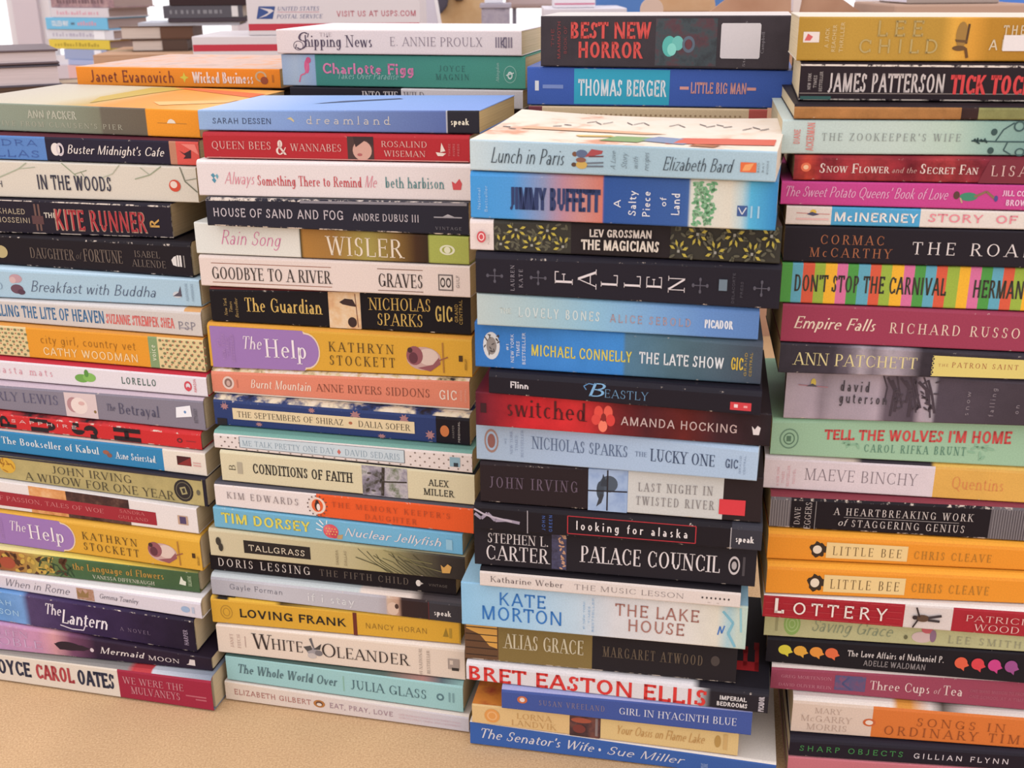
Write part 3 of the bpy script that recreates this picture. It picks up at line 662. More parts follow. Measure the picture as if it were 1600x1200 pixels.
# ------------------------------------------------------------------ second front stack
bk('dream', ('L', (312, '#93b3dc'), (450, '#80a0d6'), (560, '#7189bd'), (697, '#5b6ea8'), (697.8, '#d8d8dc'), (699, '#2b2a33'), (749, '#2b2a33')),
   'light blue paperback with a black right end block, topmost of its stack',
   [('a', 'SARAH DESSEN', 332, 424, .34, .62, 'S', '#3a4868'), ('t', 'dreamland', 478, 610, .36, .74, 'Y', '#cbc7c2'), ('l', 'speak', 704, 733, .38, .66, 'SB', '#e8e2cc')],
   [('poly', 'o', [(448, .6), (455, .68), (460, .52), (459, .44), (454, .56)], '#c8bc90')], top=('L', (312, '#b4c8ea'), (450, '#8fb0e4'), (749, '#7fa0e0')), depth=.104, pages='#d0b078', wear=.1)
bk('queen', '#b52730', 'red paperback with white lettering and a small portrait of a dark-haired face',
   [('t', 'QUEEN BEES', 331, 424, .4, .72, 'R', '#deb0a8'), ('t', '&', 430, 448, .2, .8, 'RB', '#e6cec4'), ('t', 'WANNABES', 454, 534, .36, .66, 'R', '#deb0a8'), ('a', 'ROSALIND', 596, 668, .58, .82, 'R', '#e0bab0'), ('a', 'WISEMAN', 600, 665, .2, .44, 'R', '#e0bab0'),
    ('g', 'THREE', 701, 704, .25, .75, 'S', '#d08080', 1), ('g', 'RIVERS', 708, 711, .25, .75, 'S', '#d08080', 1), ('g', 'PRESS', 715, 718, .25, .75, 'S', '#d08080', 1)],
   [('rect', 'p', 543, 584, .02, .98, '#4a3230'), ('ell', 'p', 566, .42, 15, .4, '#d0a090'), ('poly', 'p', [(552, .98), (584, .98), (584, .6), (572, .85), (556, .55)], '#3a2628'), ('ell', 'p', 562, .25, 4, .06, '#b06060'), ('rect', 'o', 322, 732, .03, .06, '#d89a90'), ('poly', 'l', [(681, .4), (697, .36), (692, .25), (684, .25)], '#e8d8cc'), ('poly', 'l', [(688, .4), (690, .78), (696, .45)], '#e8d8cc')])
bk('always', '#e3d9d8', 'white paperback with pink script words and a small red bird logo',
   [('t', 'Always', 350, 397, .36, .72, 'K', '#e08a9a'), ('t', 'Something There to Remind', 402, 565, .34, .64, 'R', '#cb4c54'), ('t', 'Me', 569, 588, .34, .68, 'K', '#e08a9a'), ('a', 'beth harbison', 602, 694, .34, .66, 'R', '#5c8c8e')],
   [('poly', 'o', [(330, .62), (334, .68), (337, .6), (334, .52)], '#4a90a8'), ('poly', 'o', [(331, .48), (335, .54), (338, .46), (335, .38)], '#4a90a8'), ('poly', 'o', [(337, .6), (340, .66), (342, .58), (340, .5)], '#6aa8b8'), ('poly', 'l', [(706, .56), (712, .5), (718, .64), (722, .5), (720, .32), (708, .32)], '#d04a50')], top='#efe6e2')
bk('sand', '#2b2a36', 'black paperback with silver capital lettering and silvery cover top',
   [('t', 'HOUSE OF SAND AND FOG', 333, 537, .36, .68, 'S', '#c2b9bf'), ('a', 'ANDRE DUBUS III', 551, 655, .36, .6, 'S', '#bcb4ba'), ('g', 'VINTAGE', 680, 721, .16, .25, 'RW', '#86848c')],
   [('rect', 'l', 678, 722, .52, .56, '#9a98a0'), ('poly', 'l', [(692, .56), (700, .64), (710, .56)], '#b0aeb4'), ('rect', 'o', 470, 730, .9, .99, '#86828a')], top='#8f8b92', wear=.75)
bk('rain', ('L', (308, '#dfe2dc'), (468, '#e2e0d6'), (470, '#3c3a22'), (474, '#b07e38'), (520, '#a4783a'), (575, '#a89a4c'), (620, '#8a6a34'), (650, '#4a3222'), (669, '#3c2c20'), (671, '#a9b252'), (733, '#a6ae50')),
   'paperback with white left half carrying pink script, brown middle and green right end',
   [('t', 'Rain Song', 344, 438, .34, .8, 'K', '#d87ca6'), ('a', 'WISLER', 510, 629, .14, .78, 'R', '#e8dac4')],
   [('ring', 'l', 699, .5, 12, .18, '#e0e0c0', .3), ('ell', 'l', 699, .5, 5, .12, '#e0e0c0')], wear=.15)
bk('goodbye', '#e3d3ca', 'cream paperback with thin ruled lines above and below its black lettering',
   [('t', 'GOODBYE TO A RIVER', 331, 517, .26, .68, 'R', '#3c3230'), ('a', 'GRAVES', 591, 661, .24, .68, 'R', '#3c3230'), ('l', 'GULF', 713, 718, .3, .7, 'S', '#8a807c', 1)],
   [('line', 'o', [(331, .8), (518, .8)], 1.2, '#a0705a'), ('line', 'o', [(331, .15), (518, .15)], 1.2, '#a0705a'), ('line', 'o', [(590, .82), (661, .82)], 1.2, '#8a6a5a'), ('line', 'o', [(590, .12), (661, .12)], 1.2, '#8a6a5a'),
    ('rect', 'l', 685, 708, .2, .72, '#6a605e'), ('rect', 'l', 687, 706, .24, .68, '#d8ccc4'), ('ring', 'l', 692, .46, 4, .16, '#4a4240', .4), ('ring', 'l', 701, .46, 4, .16, '#4a4240', .4)])
bk('guardian', ('C', (332, '#1d1a1f'), (514, '#e0c09c'), (563, '#1d1a1f')), 'black paperback with gold lettering and a sunset picture block in its middle',
   [('t', 'The Guardian', 383, 503, .36, .78, 'R', '#d6b25c'), ('a', 'NICHOLAS', 577, 674, .54, .86, 'R', '#d0ac56'), ('a', 'SPARKS', 589, 661, .14, .46, 'R', '#d0ac56'), ('g', 'New York', 350, 355, .2, .75, 'I', '#b89a5a', 1), ('g', 'Times', 358, 363, .3, .65, 'I', '#b89a5a', 1), ('g', 'Bestseller', 367, 372, .15, .75, 'I', '#b89a5a', 1),
    ('l', 'GIC', 680, 707, .3, .7, 'S', '#d0b25c'), ('g', 'GRAND', 711, 716, .3, .75, 'S', '#c0a050', 1), ('g', 'CENTRAL', 718, 723, .25, .85, 'S', '#c0a050', 1)],
   [('rect', 'p', 514, 563, .0, .99, 'M:#e8d4b4,#e0b888,#c88a5c:50'), ('poly', 'p', [(531, .72), (540, .82), (552, .8), (558, .6), (548, .62), (536, .66)], '#3a2626'), ('ell', 'p', 550, .18, 7, .14, '#3a2626'), ('line', 'p', [(556, .95), (559, .05)], 1.4, '#7a4a3a'),
    ], wear=.35, top='#6a2a2a')
T_, E_ = help_art(lambda p: p)
bk('helpb', ('L', (329, '#d9a22c'), (738, '#dfaa2e')), 'yellow paperback with purple rounded title panel, in the second front stack', T_, E_, top='#e4a030')
bk('burnt', '#e0866a', 'salmon paperback with a round medallion at its left end',
   [('t', 'Burnt Mountain', 391, 486, .34, .74, 'I', '#f2decc'), ('a', 'ANNE RIVERS SIDDONS', 494, 672, .36, .68, 'R', '#8a4c3c'), ('l', 'GIC', 686, 714, .32, .68, 'S', '#f0dccc'), ('g', 'GRAND', 719, 722, .3, .7, 'S', '#e8b8a4', 1), ('g', 'CENTRAL', 726, 729, .25, .75, 'S', '#e8b8a4', 1)],
   [('ell', 'o', 357, .52, 9, .32, '#e0c8bc'), ('ell', 'o', 357, .52, 6, .22, '#8a6a60'), ('ell', 'o', 357, .5, 3, .14, '#c8a89c'), ('rect', 'o', 370, 372, .3, .7, '#c87058'), ('rect', 'o', 334, 733, .0, .06, '#d8c8b8')],
   top='M:#2e2628,#d8c090,#e8d8cc,#c8a060:70')
bk('shiraz', ('C', (337, '#2f4072'), (680, '#201d25')), 'navy paperback with a cream title label and scattered pinkish flowers',
   [('t', 'THE SEPTEMBERS OF SHIRAZ', 371, 537, .4, .64, 'R', '#4a4236'), ('a', 'DALIA SOFER', 560, 641, .4, .64, 'R', '#4a4236'), ('l', 'HARPER', 707, 710, .25, .75, 'S', '#8a8480', 1), ('l', 'PERENNIAL', 716, 719, .1, .9, 'S', '#d0cac4', 1)],
   [('star', 'o', 352, .8, 7, .16, '#a8787c'), ('star', 'o', 488, .9, 6, .12, '#a8787c'), ('star', 'o', 556, .85, 9, .18, '#a8787c'), ('star', 'o', 632, .84, 8, .2, '#a8787c'), ('star', 'o', 404, .16, 6, .1, '#a8787c'), ('star', 'o', 596, .1, 7, .1, '#a8787c'), ('star', 'o', 672, .3, 8, .2, '#a8787c'),
    ('rect', 'n', 364, 648, .3, .76, '#e2cea4'), ('ell', 'o', 548, .52, 3, .06, '#b06848'), ('ell', 'l', 695, .5, 7, .22, '#c8743c'), ('rect', 'o', 339, 354, .02, .3, '#201d25')], top='M:#26222c,#2f4072,#e0d0b0,#e6dccb:45')
bk('talk', '#e2d7d2', 'white dotted paperback with a pale blue title strip and teal cover top',
   [('t', 'ME TALK PRETTY ONE DAY', 379, 523, .36, .72, 'RL', '#7f98a8'), ('a', 'DAVID SEDARIS', 539, 625, .36, .72, 'RL', '#7f98a8')],
   [('dots', 'o', 340, 374, .05, .98, 3, 3, 1.5, .06, '#7a6a62'), ('dots', 'o', 634, 738, .05, .98, 7, 4, 1.5, .05, '#8a7a70'), ('dots', 'o', 376, 634, .02, .2, 15, 1, 1.5, .05, '#8a7a70'), ('rect', 'n', 374, 632.5, .2, .96, '#54606a'), ('rect', 'n', 375, 631.5, .23, .94, '#c4d4dc'), ('poly', 'o', [(527, .52), (530, .7), (533, .52), (530, .34)], '#c86a60'), ('rect', 'l', 703, 719, .28, .8, '#8ab0c0'), ('rect', 'l', 709, 716, .28, .5, '#2e3a44')], top='#74a89c')
bk('faith', '#d8cfac', 'beige paperback with slab capitals and a grey tree photograph towards its right end',
   [('t', 'CONDITIONS OF FAITH', 395, 551, .36, .7, 'B', '#2e2c2a'), ('a', 'ALEX', 670, 701, .52, .74, 'B', '#2e2c2a'), ('a', 'MILLER', 662, 709, .2, .42, 'B', '#2e2c2a'), ('l', 'B', 358, 368, .38, .6, 'R', '#55503e', 1)],
   [('rect', 'p', 566, 637, .0, 1, 'M:#4a4a40,#8a8494,#b8b4b8,#5a6a44:60'), ('line', 'p', [(600, .98), (597, .02)], 5, '#3a342e'), ('line', 'p', [(600, .5), (636, .55)], 2.5, '#3a342e'), ('scat', 'p', 568, 600, .1, .9, 16, 4, 2, '#54504c', 4), ('rect', 'l', 371, 379, .3, .7, '#b0a890')], top='#35343a')
bk('memory', ('C', (338, '#e5dad6'), (495, '#e95a1e')), 'paperback half cream and half bright orange with a small oval bird emblem',
   [('a', 'KIM EDWARDS', 355, 467, .42, .72, 'RW', '#8a7e80'), ('t', "THE MEMORY KEEPER'S", 519, 704, .52, .74, 'RW', '#b04c28'), ('t', 'DAUGHTER', 570, 651, .14, .36, 'RW', '#b04c28')],
   [('ell', 'l', 496, .5, 13, .36, '#e6d2c4'), ('ell', 'l', 496, .5, 9, .28, '#e2602a'), ('ell', 'l', 496, .48, 4.2, .21, '#3a2a2a'), ('ell', 'l', 497.5, .44, 2.8, .15, '#e8dcd4'), ('ell', 'l', 496, .68, 2.4, .07, '#3a2a2a')] + [('ell', 'l', 496 + 15 * math.cos(k * .42), .5 + .42 * math.sin(k * .42), 1.1, .035, '#6a5048') for k in range(15)], top='#54525a', wear=.4)
bk('dorsey', ('L', (336, '#6fb2d0'), (723, '#6fb4da')), 'sky blue paperback with yellow capitals and a cartoonish red blob emblem',
   [('a', 'TIM DORSEY', 347, 485, .3, .8, 'SB', '#ddd24c'), ('t', 'Nuclear Jellyfish', 537, 689, .32, .72, 'KB', '#e8dcdc')],
   [('ell', 'p', 517, .46, 12, .34, '#d9525e'), ('ell', 'p', 512, .55, 6, .2, '#e06a72'), ('ell', 'p', 522, .3, 6, .18, '#c84050'), ('poly', 'p', [(527, .3), (536, .36), (534, .12), (526, .1)], '#b89a6a'), ('dots', 'p', 508, 526, .25, .65, 4, 3, 1.1, .03, '#e8d060'), ('line', 'p', [(505, .6), (495, .8)], 2, '#e8eef0'), ('line', 'p', [(506, .75), (500, .95)], 2, '#e8eef0'), ('line', 'p', [(503, .45), (494, .5)], 2, '#e8eef0'), ('line', 'p', [(511, .8), (512, .98)], 1.6, '#e8eef0'), ('rect', 'l', 697, 707, .2, .7, '#8fc4de')])
bk('tallgrass', ('L', (330, '#cfc4a2'), (540, '#bfb48a'), (600, '#a8a070'), (645, '#6c664c'), (690, '#3e3834'), (727, '#332e2d')), 'straw-coloured paperback with a black title box and grass blades fading to dark',
   [('t', 'TALLGRASS', 389, 477, .36, .6, 'S', '#d8ccb4'), ('a', 'SANDRA', 525, 529, .15, .75, 'S', '#8a7c5c', 1), ('a', 'DALLAS', 538, 542, .15, .75, 'S', '#8a7c5c', 1)],
   [('rect', 'n', 381, 485, .24, .74, '#241f20')] + [('line', 'p', [(560 + 8 * i + (i % 3) * 6, .9 - .07 * (i % 5)), (578 + 9 * i, .5 - .04 * (i % 4)), (606 + 8 * i, .04)], .9 + .3 * (i % 2), '#45432e') for i in range(11)] + [('line', 'p', [(556, .55), (590, .3), (612, .04)], 1.2, '#34321f'), ('line', 'p', [(600, .96), (640, .7), (676, .6)], 1, '#8a8456'), ('line', 'p', [(620, .9), (650, .5), (690, .3)], 1, '#8a8456'),
    ('poly', 'l', [(689, .6), (694, .5), (700, .66), (706, .56), (703, .28), (691, .26)], '#d0a050'), ('ell', 'l', 342, .6, 4, .16, '#3a3630'), ('ell', 'l', 345, .38, 3.5, .16, '#3a3630')], wear=.2, top='#b8ae8c')
bk('lessing', '#1f1b20', 'thin black paperback with wide-spaced pale serif capitals, just under the grass-pattern spine',
   [('a', 'DORIS LESSING', 341, 485, .3, .78, 'RW', '#dbd2cc'), ('t', 'THE FIFTH CHILD', 500, 639, .34, .72, 'RW', '#6c6158'), ('l', 'VINTAGE', 670, 699, .4, .54, 'S', '#6a625c')],
   [('ell', 'l', 654, .5, 4, .18, '#e0dad4'), ('poly', 'l', [(656, .6), (662, .5), (656, .4)], '#c0bab4')])
bk('stay', ('L', (332, '#a9a8b0'), (420, '#c2c1c8'), (590, '#b8b5bc'), (603, '#b0a8ac'), (606, '#d0b49c'), (622, '#c09a84'), (628, '#3a2a2a'), (670, '#352a2c'), (671, '#3e3b40'), (721, '#3c3a40')), 'grey paperback with white handwritten title and a dark right end',
   [('a', 'Gayle Forman', 359, 442, .46, .78, 'SL', '#6c6c7a'), ('t', 'if i stay', 480, 554, .3, .76, 'S', '#d9dadc'), ('l', 'speak', 678, 705, .32, .62, 'SB', '#e0dcd8')],
   [('ell', 'p', 614, .4, 9, .36, '#d8bca8'), ('ell', 'p', 620, .55, 3, .14, '#4a3430'), ('rect', 'o', 669.5, 670.5, 0, 1, '#6a2a30')], top=('L', (332, '#c4ccce'), (560, '#c6d0d0'), (565, '#e8d8cc'), (640, '#e0d0c4'), (660, '#4a4040'), (721, '#4a464c')), rough=.3)
bk('frank', '#d9a62a', 'mustard yellow paperback split by a thin brown bar',
   [('t', 'LOVING FRANK', 374, 541, .34, .7, 'SB', '#2b2521'), ('a', 'NANCY HORAN', 571, 668, .36, .6, 'SL', '#8a6626')],
   [('rect', 'o', 552, 558, 0, 1, '#6c2c22'), ('ring', 'l', 354, .5, 9.5, .3, '#b88a24', .15), ('ring', 'l', 354, .5, 5.5, .18, '#b88a24', .2), ('poly', 'l', [(692, .3), (697, .7), (701, .3)], '#9a7a20'), ('rect', 'l', 702, 706, .25, .7, '#b08c28'), ('rect', 'o', 718, 720, 0, 1, '#b08c28')], top=('L', (333, '#e0b030'), (342, '#2a2420'), (356, '#2a2420'), (360, '#e0b030'), (430, '#e0b030'), (440, '#5a4420'), (500, '#c09a30'), (719, '#d8a830')), pages='#d0ac50')
bk('oleander', '#e4d3c1', 'cream paperback with a grey blossom printed between its two title words',
   [('t', 'W', 395, 425, .3, .84, 'R', '#3a302f'), ('t', 'HITE', 424, 474, .34, .72, 'R', '#3a302f'), ('t', 'O', 502, 526, .28, .76, 'R', '#3a302f'), ('t', 'LEANDER', 526, 639, .3, .68, 'R', '#3a302f'), ('a', 'JANET', 360, 365, .25, .75, 'R', '#b08a80', 1), ('a', 'FITCH', 371, 376, .25, .75, 'R', '#b08a80', 1), ('g', '#1 NATIONAL', 655, 660, .05, .95, 'R', '#8a7a70', 1), ('g', 'BESTSELLER', 667, 672, .1, .9, 'R', '#8a7a70', 1)],
   [('ell', 'p', 488, .42, 9, .14, '#a09a9c'), ('poly', 'p', [(474, .55), (486, .62), (488, .48), (480, .4)], '#54504e'), ('poly', 'p', [(484, .85), (488, .6), (492, .5), (488, .9)], '#6a6668'), ('poly', 'p', [(490, .5), (503, .72), (500, .5)], '#4a4644'), ('ell', 'p', 487, .26, 7, .1, '#c4bab4'), ('ell', 'p', 498, .38, 6, .1, '#7c7678'), ('rect', 'o', 383, 384, .3, .7, '#b89a90'), ('rect', 'l', 700, 718, .34, .7, '#a89a90'), ('rect', 'l', 706, 717, .3, .4, '#3a3432'), ('rect', 'l', 703, 708, .5, .64, '#d8c8b8')], top='#ece0d4')
bk('whole', '#9ccbcb', 'pale turquoise paperback with grey serif lettering, second above the carpet',
   [('t', 'The Whole World Over', 371, 526, .36, .72, 'IB', '#5c7c82'), ('a', 'JULIA GLASS', 548, 667, .34, .7, 'R', '#4f7078')],
   [('rect', 'o', 536, 538, .2, .8, '#8abaa8'), ('ell', 'l', 688, .5, 6, .14, '#5a8088'), ('ell', 'l', 688, .5, 3, .07, '#9ccbcb'), ('rect', 'l', 701, 704, .35, .72, '#7aa4a8'), ('rect', 'l', 707, 710, .35, .72, '#7aa4a8')], top=('L', (355, '#3f5a54'), (600, '#54645c'), (660, '#a87a70'), (690, '#5a6a70'), (724, '#8ab4b0')))
bk('eat', ('L', (353, '#e2d1bd'), (560, '#dccfc9'), (735, '#c9c5ce')), 'cream paperback with thin pinkish capitals, lowest of the second front stack',
   [('a', 'ELIZABETH GILBERT', 366, 486, .36, .66, 'S', '#b87c72'), ('t', 'EAT, PRAY, LOVE', 515, 614, .36, .66, 'S', '#aa8c96'), ('g', 'ONE WOMANS SEARCH FOR EVERYTHING', 623, 720, .5, .62, 'SL', '#d8a8b4'), ('g', 'ACROSS ITALY, INDIA AND INDONESIA', 623, 720, .3, .42, 'SL', '#d8a8b4')],
   [('ell', 'l', 499, .5, 9, .22, '#b87838'), ('ell', 'l', 499, .5, 5.5, .15, '#6a4a3a'), ('ell', 'l', 499, .46, 4, .09, '#e4d4c4')], top='#e0d4c8', wear=.1)

TOPS['ann'] = [('cover_picture', [[(.44, .14), (.44, .06), (.52, .02), (.56, .1), (.6, .145)]], '#c8a83c'), ('cover_picture', [[(.52, .145), (.62, .145), (.99, .118), (.99, .09)]], '#ee6a24'), ('cover_picture', [[(.72, .04), (.99, .07), (.99, .05), (.8, .02)]], '#f2b868')]
TOPS['dream'] = [('cover_picture', [[(.34, .04), (.42, .05), (.62, .075), (.6, .08), (.42, .06)]], '#4a5878')]
TOPS['frank'] = [('cover_lettering', [[(.05 + .0 * i, .002 + .02 * i), (.1, .002 + .02 * i), (.1, .018 + .02 * i), (.05, .018 + .02 * i)] for i in range(3)], '#2a2420')]
# ------------------------------------------------------------------ third front stack
bk('paris', ('L', (735, '#c4d6da'), (800, '#b0cbd8'), (960, '#a0bfcd'), (1214, '#a9c6d4')), 'pale blue paperback with handwriting and a curling cream illustrated cover',
   [('t', 'Lunch in Paris', 766, 881, .28, .78, 'K', '#36434e'), ('a', 'Elizabeth Bard', 1035, 1144, .26, .7, 'K', '#36434e'), ('g', 'A Love', 954, 962, .2, .8, 'K', '#54626c', 1), ('g', 'Story', 971, 980, .25, .75, 'K', '#54626c', 1), ('g', 'with', 989, 997, .25, .65, 'K', '#54626c', 1), ('g', 'recipes', 1005, 1014, .2, .8, 'K', '#54626c', 1), ('l', 'BACK', 1184, 1187, .3, .65, 'S', '#5a6870', 1), ('l', 'BAY', 1191, 1194, .3, .65, 'S', '#5a6870', 1), ('l', 'BOOKS', 1198, 1201, .25, .7, 'S', '#5a6870', 1)],
   [('ell', 'p', 898, .66, 4, .08, '#7a5038'), ('ell', 'p', 909, .68, 9, .13, '#5a6a8a'), ('poly', 'p', [(914, .58), (924, .84), (942, .8), (940, .7), (926, .62)], '#a8484a'), ('line', 'p', [(920, .6), (943, .62)], 2, '#6a3a3c'), ('ell', 'p', 897, .32, 4, .07, '#5a4030'), ('ell', 'p', 909, .32, 9, .13, '#c8a650'), ('line', 'p', [(917, .38), (943, .42)], 2.4, '#6a7480'), ('line', 'p', [(917, .28), (943, .3)], 2.4, '#6a7480'), ('ell', 'p', 908, .48, 8, .08, '#8a5a4a'),
    ('rect', 'l', 1157, 1182, .3, .62, '#e06a34'), ('poly', 'l', [(1160, .34), (1164, .54), (1178, .6), (1172, .36)], '#eaa060')], top='M:#f0dfca,#f2e4d2,#efdcc6,#dca080:22', curl=.0045, pages='#e6d9c4', wear=.15, depth=.122)
bk('buffett', ('L', (736, '#3f9ade'), (800, '#4a9adc'), (850, '#8a94b8'), (880, '#b88898'), (910, '#c88a84'), (942, '#cc7868'), (943, '#2f569c'), (1070, '#3a5fa0'), (1075, '#3f66a4'), (1079, '#d4d8cc'), (1140, '#d8d4c4'), (1158, '#b8d0d4'), (1172, '#4fb2dc'), (1213, '#2f88c4')),
   'bright blue paperback whose spine runs from blue to pink, with a palm at right',
   [('a', 'JIMMY BUFFETT', 797, 937, .24, .74, 'SB', '#2a3a68'), ('t', 'A', 959, 970, .36, .54, 'S', '#e4e6ea', 1), ('t', 'Salty', 982, 994, .2, .74, 'S', '#e4e6ea', 1), ('t', 'Piece', 1004, 1016, .18, .74, 'S', '#e4e6ea', 1), ('t', 'of', 1031, 1041, .42, .62, 'S', '#e4e6ea', 1), ('t', 'Land', 1049, 1062, .24, .72, 'S', '#e4e6ea', 1), ('g', 'National', 746, 751, .2, .7, 'S', '#9cc8ec', 1), ('g', 'Bestseller', 757, 762, .15, .75, 'S', '#9cc8ec', 1)],
   [('scat', 'p', 1084, 1116, .05, .95, 60, 4.5, 2.2, '#6aa878', 11), ('scat', 'p', 1086, 1112, .05, .95, 40, 4, 2, '#86b48c', 12), ('rect', 'l', 1152, 1168, .28, .5, '#3a5a94'), ('line', 'l', [(1154, .46), (1160, .32), (1166, .46)], 1.5, '#d8dce0'), ('rect', 'l', 1173, 1176, .25, .5, '#9cc8e0'), ('rect', 'l', 1184, 1187, .25, .5, '#9cc8e0')], wear=.2, rough=.3)
def magic_pattern(x0, x1, seed):
    r = random.Random(seed); E = []
    E.append(('scat', 'o', x0 + 3, x1 - 3, .06, .94, int((x1 - x0) * .42), 5, 2, '#5c5a48', seed))
    n = int((x1 - x0) / 29)
    for i in range(n + 1):
        cx = x0 + (x1 - x0) * (i + .5) / (n + 1); cv = .75 if i % 2 else .25
        for a in range(8):
            g = a * math.pi / 4 + .3
            px, pv = cx + 11 * math.cos(g), cv + .24 * math.sin(g)
            if not (.05 < pv < .95 and x0 + 4 < px < x1 - 4): continue
            c, s = math.cos(g), math.sin(g)
            E.append(('poly', 'o', [(px - 5 * c, pv - .11 * s), (px - 2.2 * s, pv + .05 * c), (px + 5 * c, pv + .11 * s), (px + 2.2 * s, pv - .05 * c)], '#b8a83c'))
        E.append(('rect', 'o', cx - 2, cx + 2, cv - .04, cv + .04, '#9a9a90'))
    return E
bk('magicians', ('C', (735, '#e6d8d2'), (770, '#3c3a34'), (892, '#2b2528'), (1046, '#3c3a34')), 'dark paperback patterned with yellow petals on both sides of its title, white left end',
   [('a', 'LEV GROSSMAN', 921, 1018, .6, .84, 'SB', '#d8cec4'), ('t', 'THE MAGICIANS', 909, 1030, .2, .52, 'SB', '#e0d6c8'), ('l', 'PLUME', 763, 766, .25, .6, 'S', '#a08a84', 1)],
   magic_pattern(770, 892, 3) + magic_pattern(1046, 1218, 5) + [('ell', 'l', 753, .5, 7, .2, '#d04a54'), ('ring', 'l', 753, .5, 4.5, .13, '#eed8d4', .3)], wear=.1)
def cross(x, v):
    return [('line', 'o', [(x - 12, v), (x + 12, v)], 1.6, '#54525e'), ('line', 'o', [(x, v - .16), (x, v + .16)], 1.6, '#54525e'), ('ell', 'o', x - 11, v, 2.2, .05, '#54525e'), ('ell', 'o', x + 11, v, 2.2, .05, '#54525e'), ('ell', 'o', x, v - .15, 2, .05, '#54525e'), ('ell', 'o', x, v + .15, 2, .05, '#54525e')]
bk('fallen', '#26232d', 'black paperback with sideways white letters set wide apart between small grey crosses',
   [('t', 'F', 867, 895, .34, .72, 'R', '#dcd4d6', 1), ('t', 'A', 903, 932, .3, .76, 'R', '#dcd4d6', 1), ('t', 'L', 939, 965, .34, .68, 'R', '#dcd4d6', 1), ('t', 'L', 975, 1001, .34, .68, 'R', '#dcd4d6', 1), ('t', 'E', 1010, 1034, .34, .7, 'R', '#dcd4d6', 1), ('t', 'N', 1044, 1070, .3, .72, 'R', '#dcd4d6', 1),
    ('a', 'LAUREN', 798, 804, .12, .82, 'RW', '#a09aa4', 1), ('a', 'KATE', 811, 817, .22, .72, 'RW', '#a09aa4', 1), ('l', 'DELACORTE', 1144, 1148, .1, .85, 'S', '#54525c', 1), ('l', 'PRESS', 1157, 1161, .25, .65, 'S', '#54525c', 1)],
   cross(773, .5) + cross(841, .5) + cross(1094, .5) + cross(1190, .5) + [('rect', 'l', 1123, 1136, .4, .68, '#6a7c8a')], wear=.35)
bk('bones', ('L', (746, '#b8c8c6'), (850, '#a0c2cc'), (930, '#8abcd8'), (1020, '#78a8d8'), (1100, '#6490cc'), (1184, '#5a82bc')), 'paperback fading from pale grey-green to blue, with faint white and rust lettering',
   [('t', 'THE', 781, 799, .42, .6, 'SB', '#c4d4d0'), ('t', 'LOVELY BONES', 810, 937, .34, .66, 'SW', '#cadada'), ('a', 'ALICE SEBOLD', 953, 1080, .34, .62, 'SW', '#a8949c'), ('l', 'PICADOR', 1101, 1145, .34, .64, 'SB', '#e0e6ee')], (), wear=.15)
bk('late', ('L', (743, '#3176c2'), (860, '#3a86d2'), (973, '#3c8cd8'), (977, '#54809c'), (1050, '#50707e'), (1188, '#474f5c')), 'blue paperback turning grey at right, with yellow author lettering and a round seal',
   [('a', 'MICHAEL CONNELLY', 830, 987, .34, .6, 'S', '#d9ca44'), ('t', 'THE LATE SHOW', 999, 1131, .34, .62, 'S', '#e0e6ea'), ('g', '#1', 791, 795, .42, .58, 'S', '#dfe8f2', 1), ('g', 'NEW YORK', 798, 803, .15, .8, 'S', '#dfe8f2', 1), ('g', 'TIMES', 807, 812, .3, .65, 'S', '#dfe8f2', 1), ('g', 'BESTSELLER', 816, 821, .12, .85, 'S', '#dfe8f2', 1), ('l', 'GIC', 1142, 1161, .34, .66, 'S', '#d8b830'), ('l', 'GRAND', 1163, 1167, .2, .8, 'S', '#c8a830', 1), ('l', 'CENTRAL', 1171, 1175, .2, .8, 'S', '#c8a830', 1)],
   [('ell', 'o', 768, .5, 13, .31, '#cfd2d4'), ('ell', 'o', 768, .5, 8, .2, '#8a8480'), ('scat', 'o', 757, 779, .25, .75, 16, 3, 1, '#4a4648', 2), ], wear=.3, rough=.25, mot=.15)
bk('beastly', '#25222b', 'thin black paperback with a light blue fancy initial and a tiny red box',
   [('a', 'Flinn', 797, 826, .4, .76, 'SB', '#d8d4d8'), ('t', 'B', 916, 944, .3, 1.0, 'IB', '#7ab0dc'), ('t', 'EASTLY', 944, 1013, .3, .72, 'RL', '#6c9cc4')],
   [('rect', 'l', 1141, 1174, .2, .58, '#cf3640'), ('rect', 'l', 1147, 1153, .32, .48, '#e8d0d0'), ('rect', 'l', 1162, 1168, .34, .44, '#e8a0a0'), ('line', 'o', [(916, .62), (912, .8), (920, .95), (930, .9)], 1.4, '#5a90c4')], wear=.3, rough=.25)
bk('switched', ('L', (744, '#5c2030'), (790, '#a0202c'), (830, '#c8202a'), (910, '#cc2a2e'), (960, '#7a2428'), (1010, '#54242a'), (1070, '#6a2624'), (1120, '#40242a'), (1202, '#2a2328')), 'paperback glowing red at left and black at right, with a red flower',
   [('t', 'switched', 791, 916, .36, .9, 'R', '#54141a'), ('a', 'AMANDA HOCKING', 970, 1152, .34, .6, 'S', '#cbb2ae')],
   [('ell', 'p', 935, .66, 7, .2, '#e6483c'), ('ell', 'p', 950, .68, 7, .2, '#ea5a48'), ('ell', 'p', 954, .45, 7, .18, '#d83a34'), ('ell', 'p', 942, .26, 7, .18, '#f07a60'), ('ell', 'p', 931, .44, 7, .16, '#dc4038'), ('ell', 'p', 943, .52, 4, .12, '#8a2020'), ('poly', 'l', [(1174, .6), (1179, .5), (1183, .62), (1188, .56), (1186, .34), (1177, .34)], '#dcd4d4'), ('rect', 'o', 751, 760, .4, .68, '#38141e')], wear=.2, mot=.3)
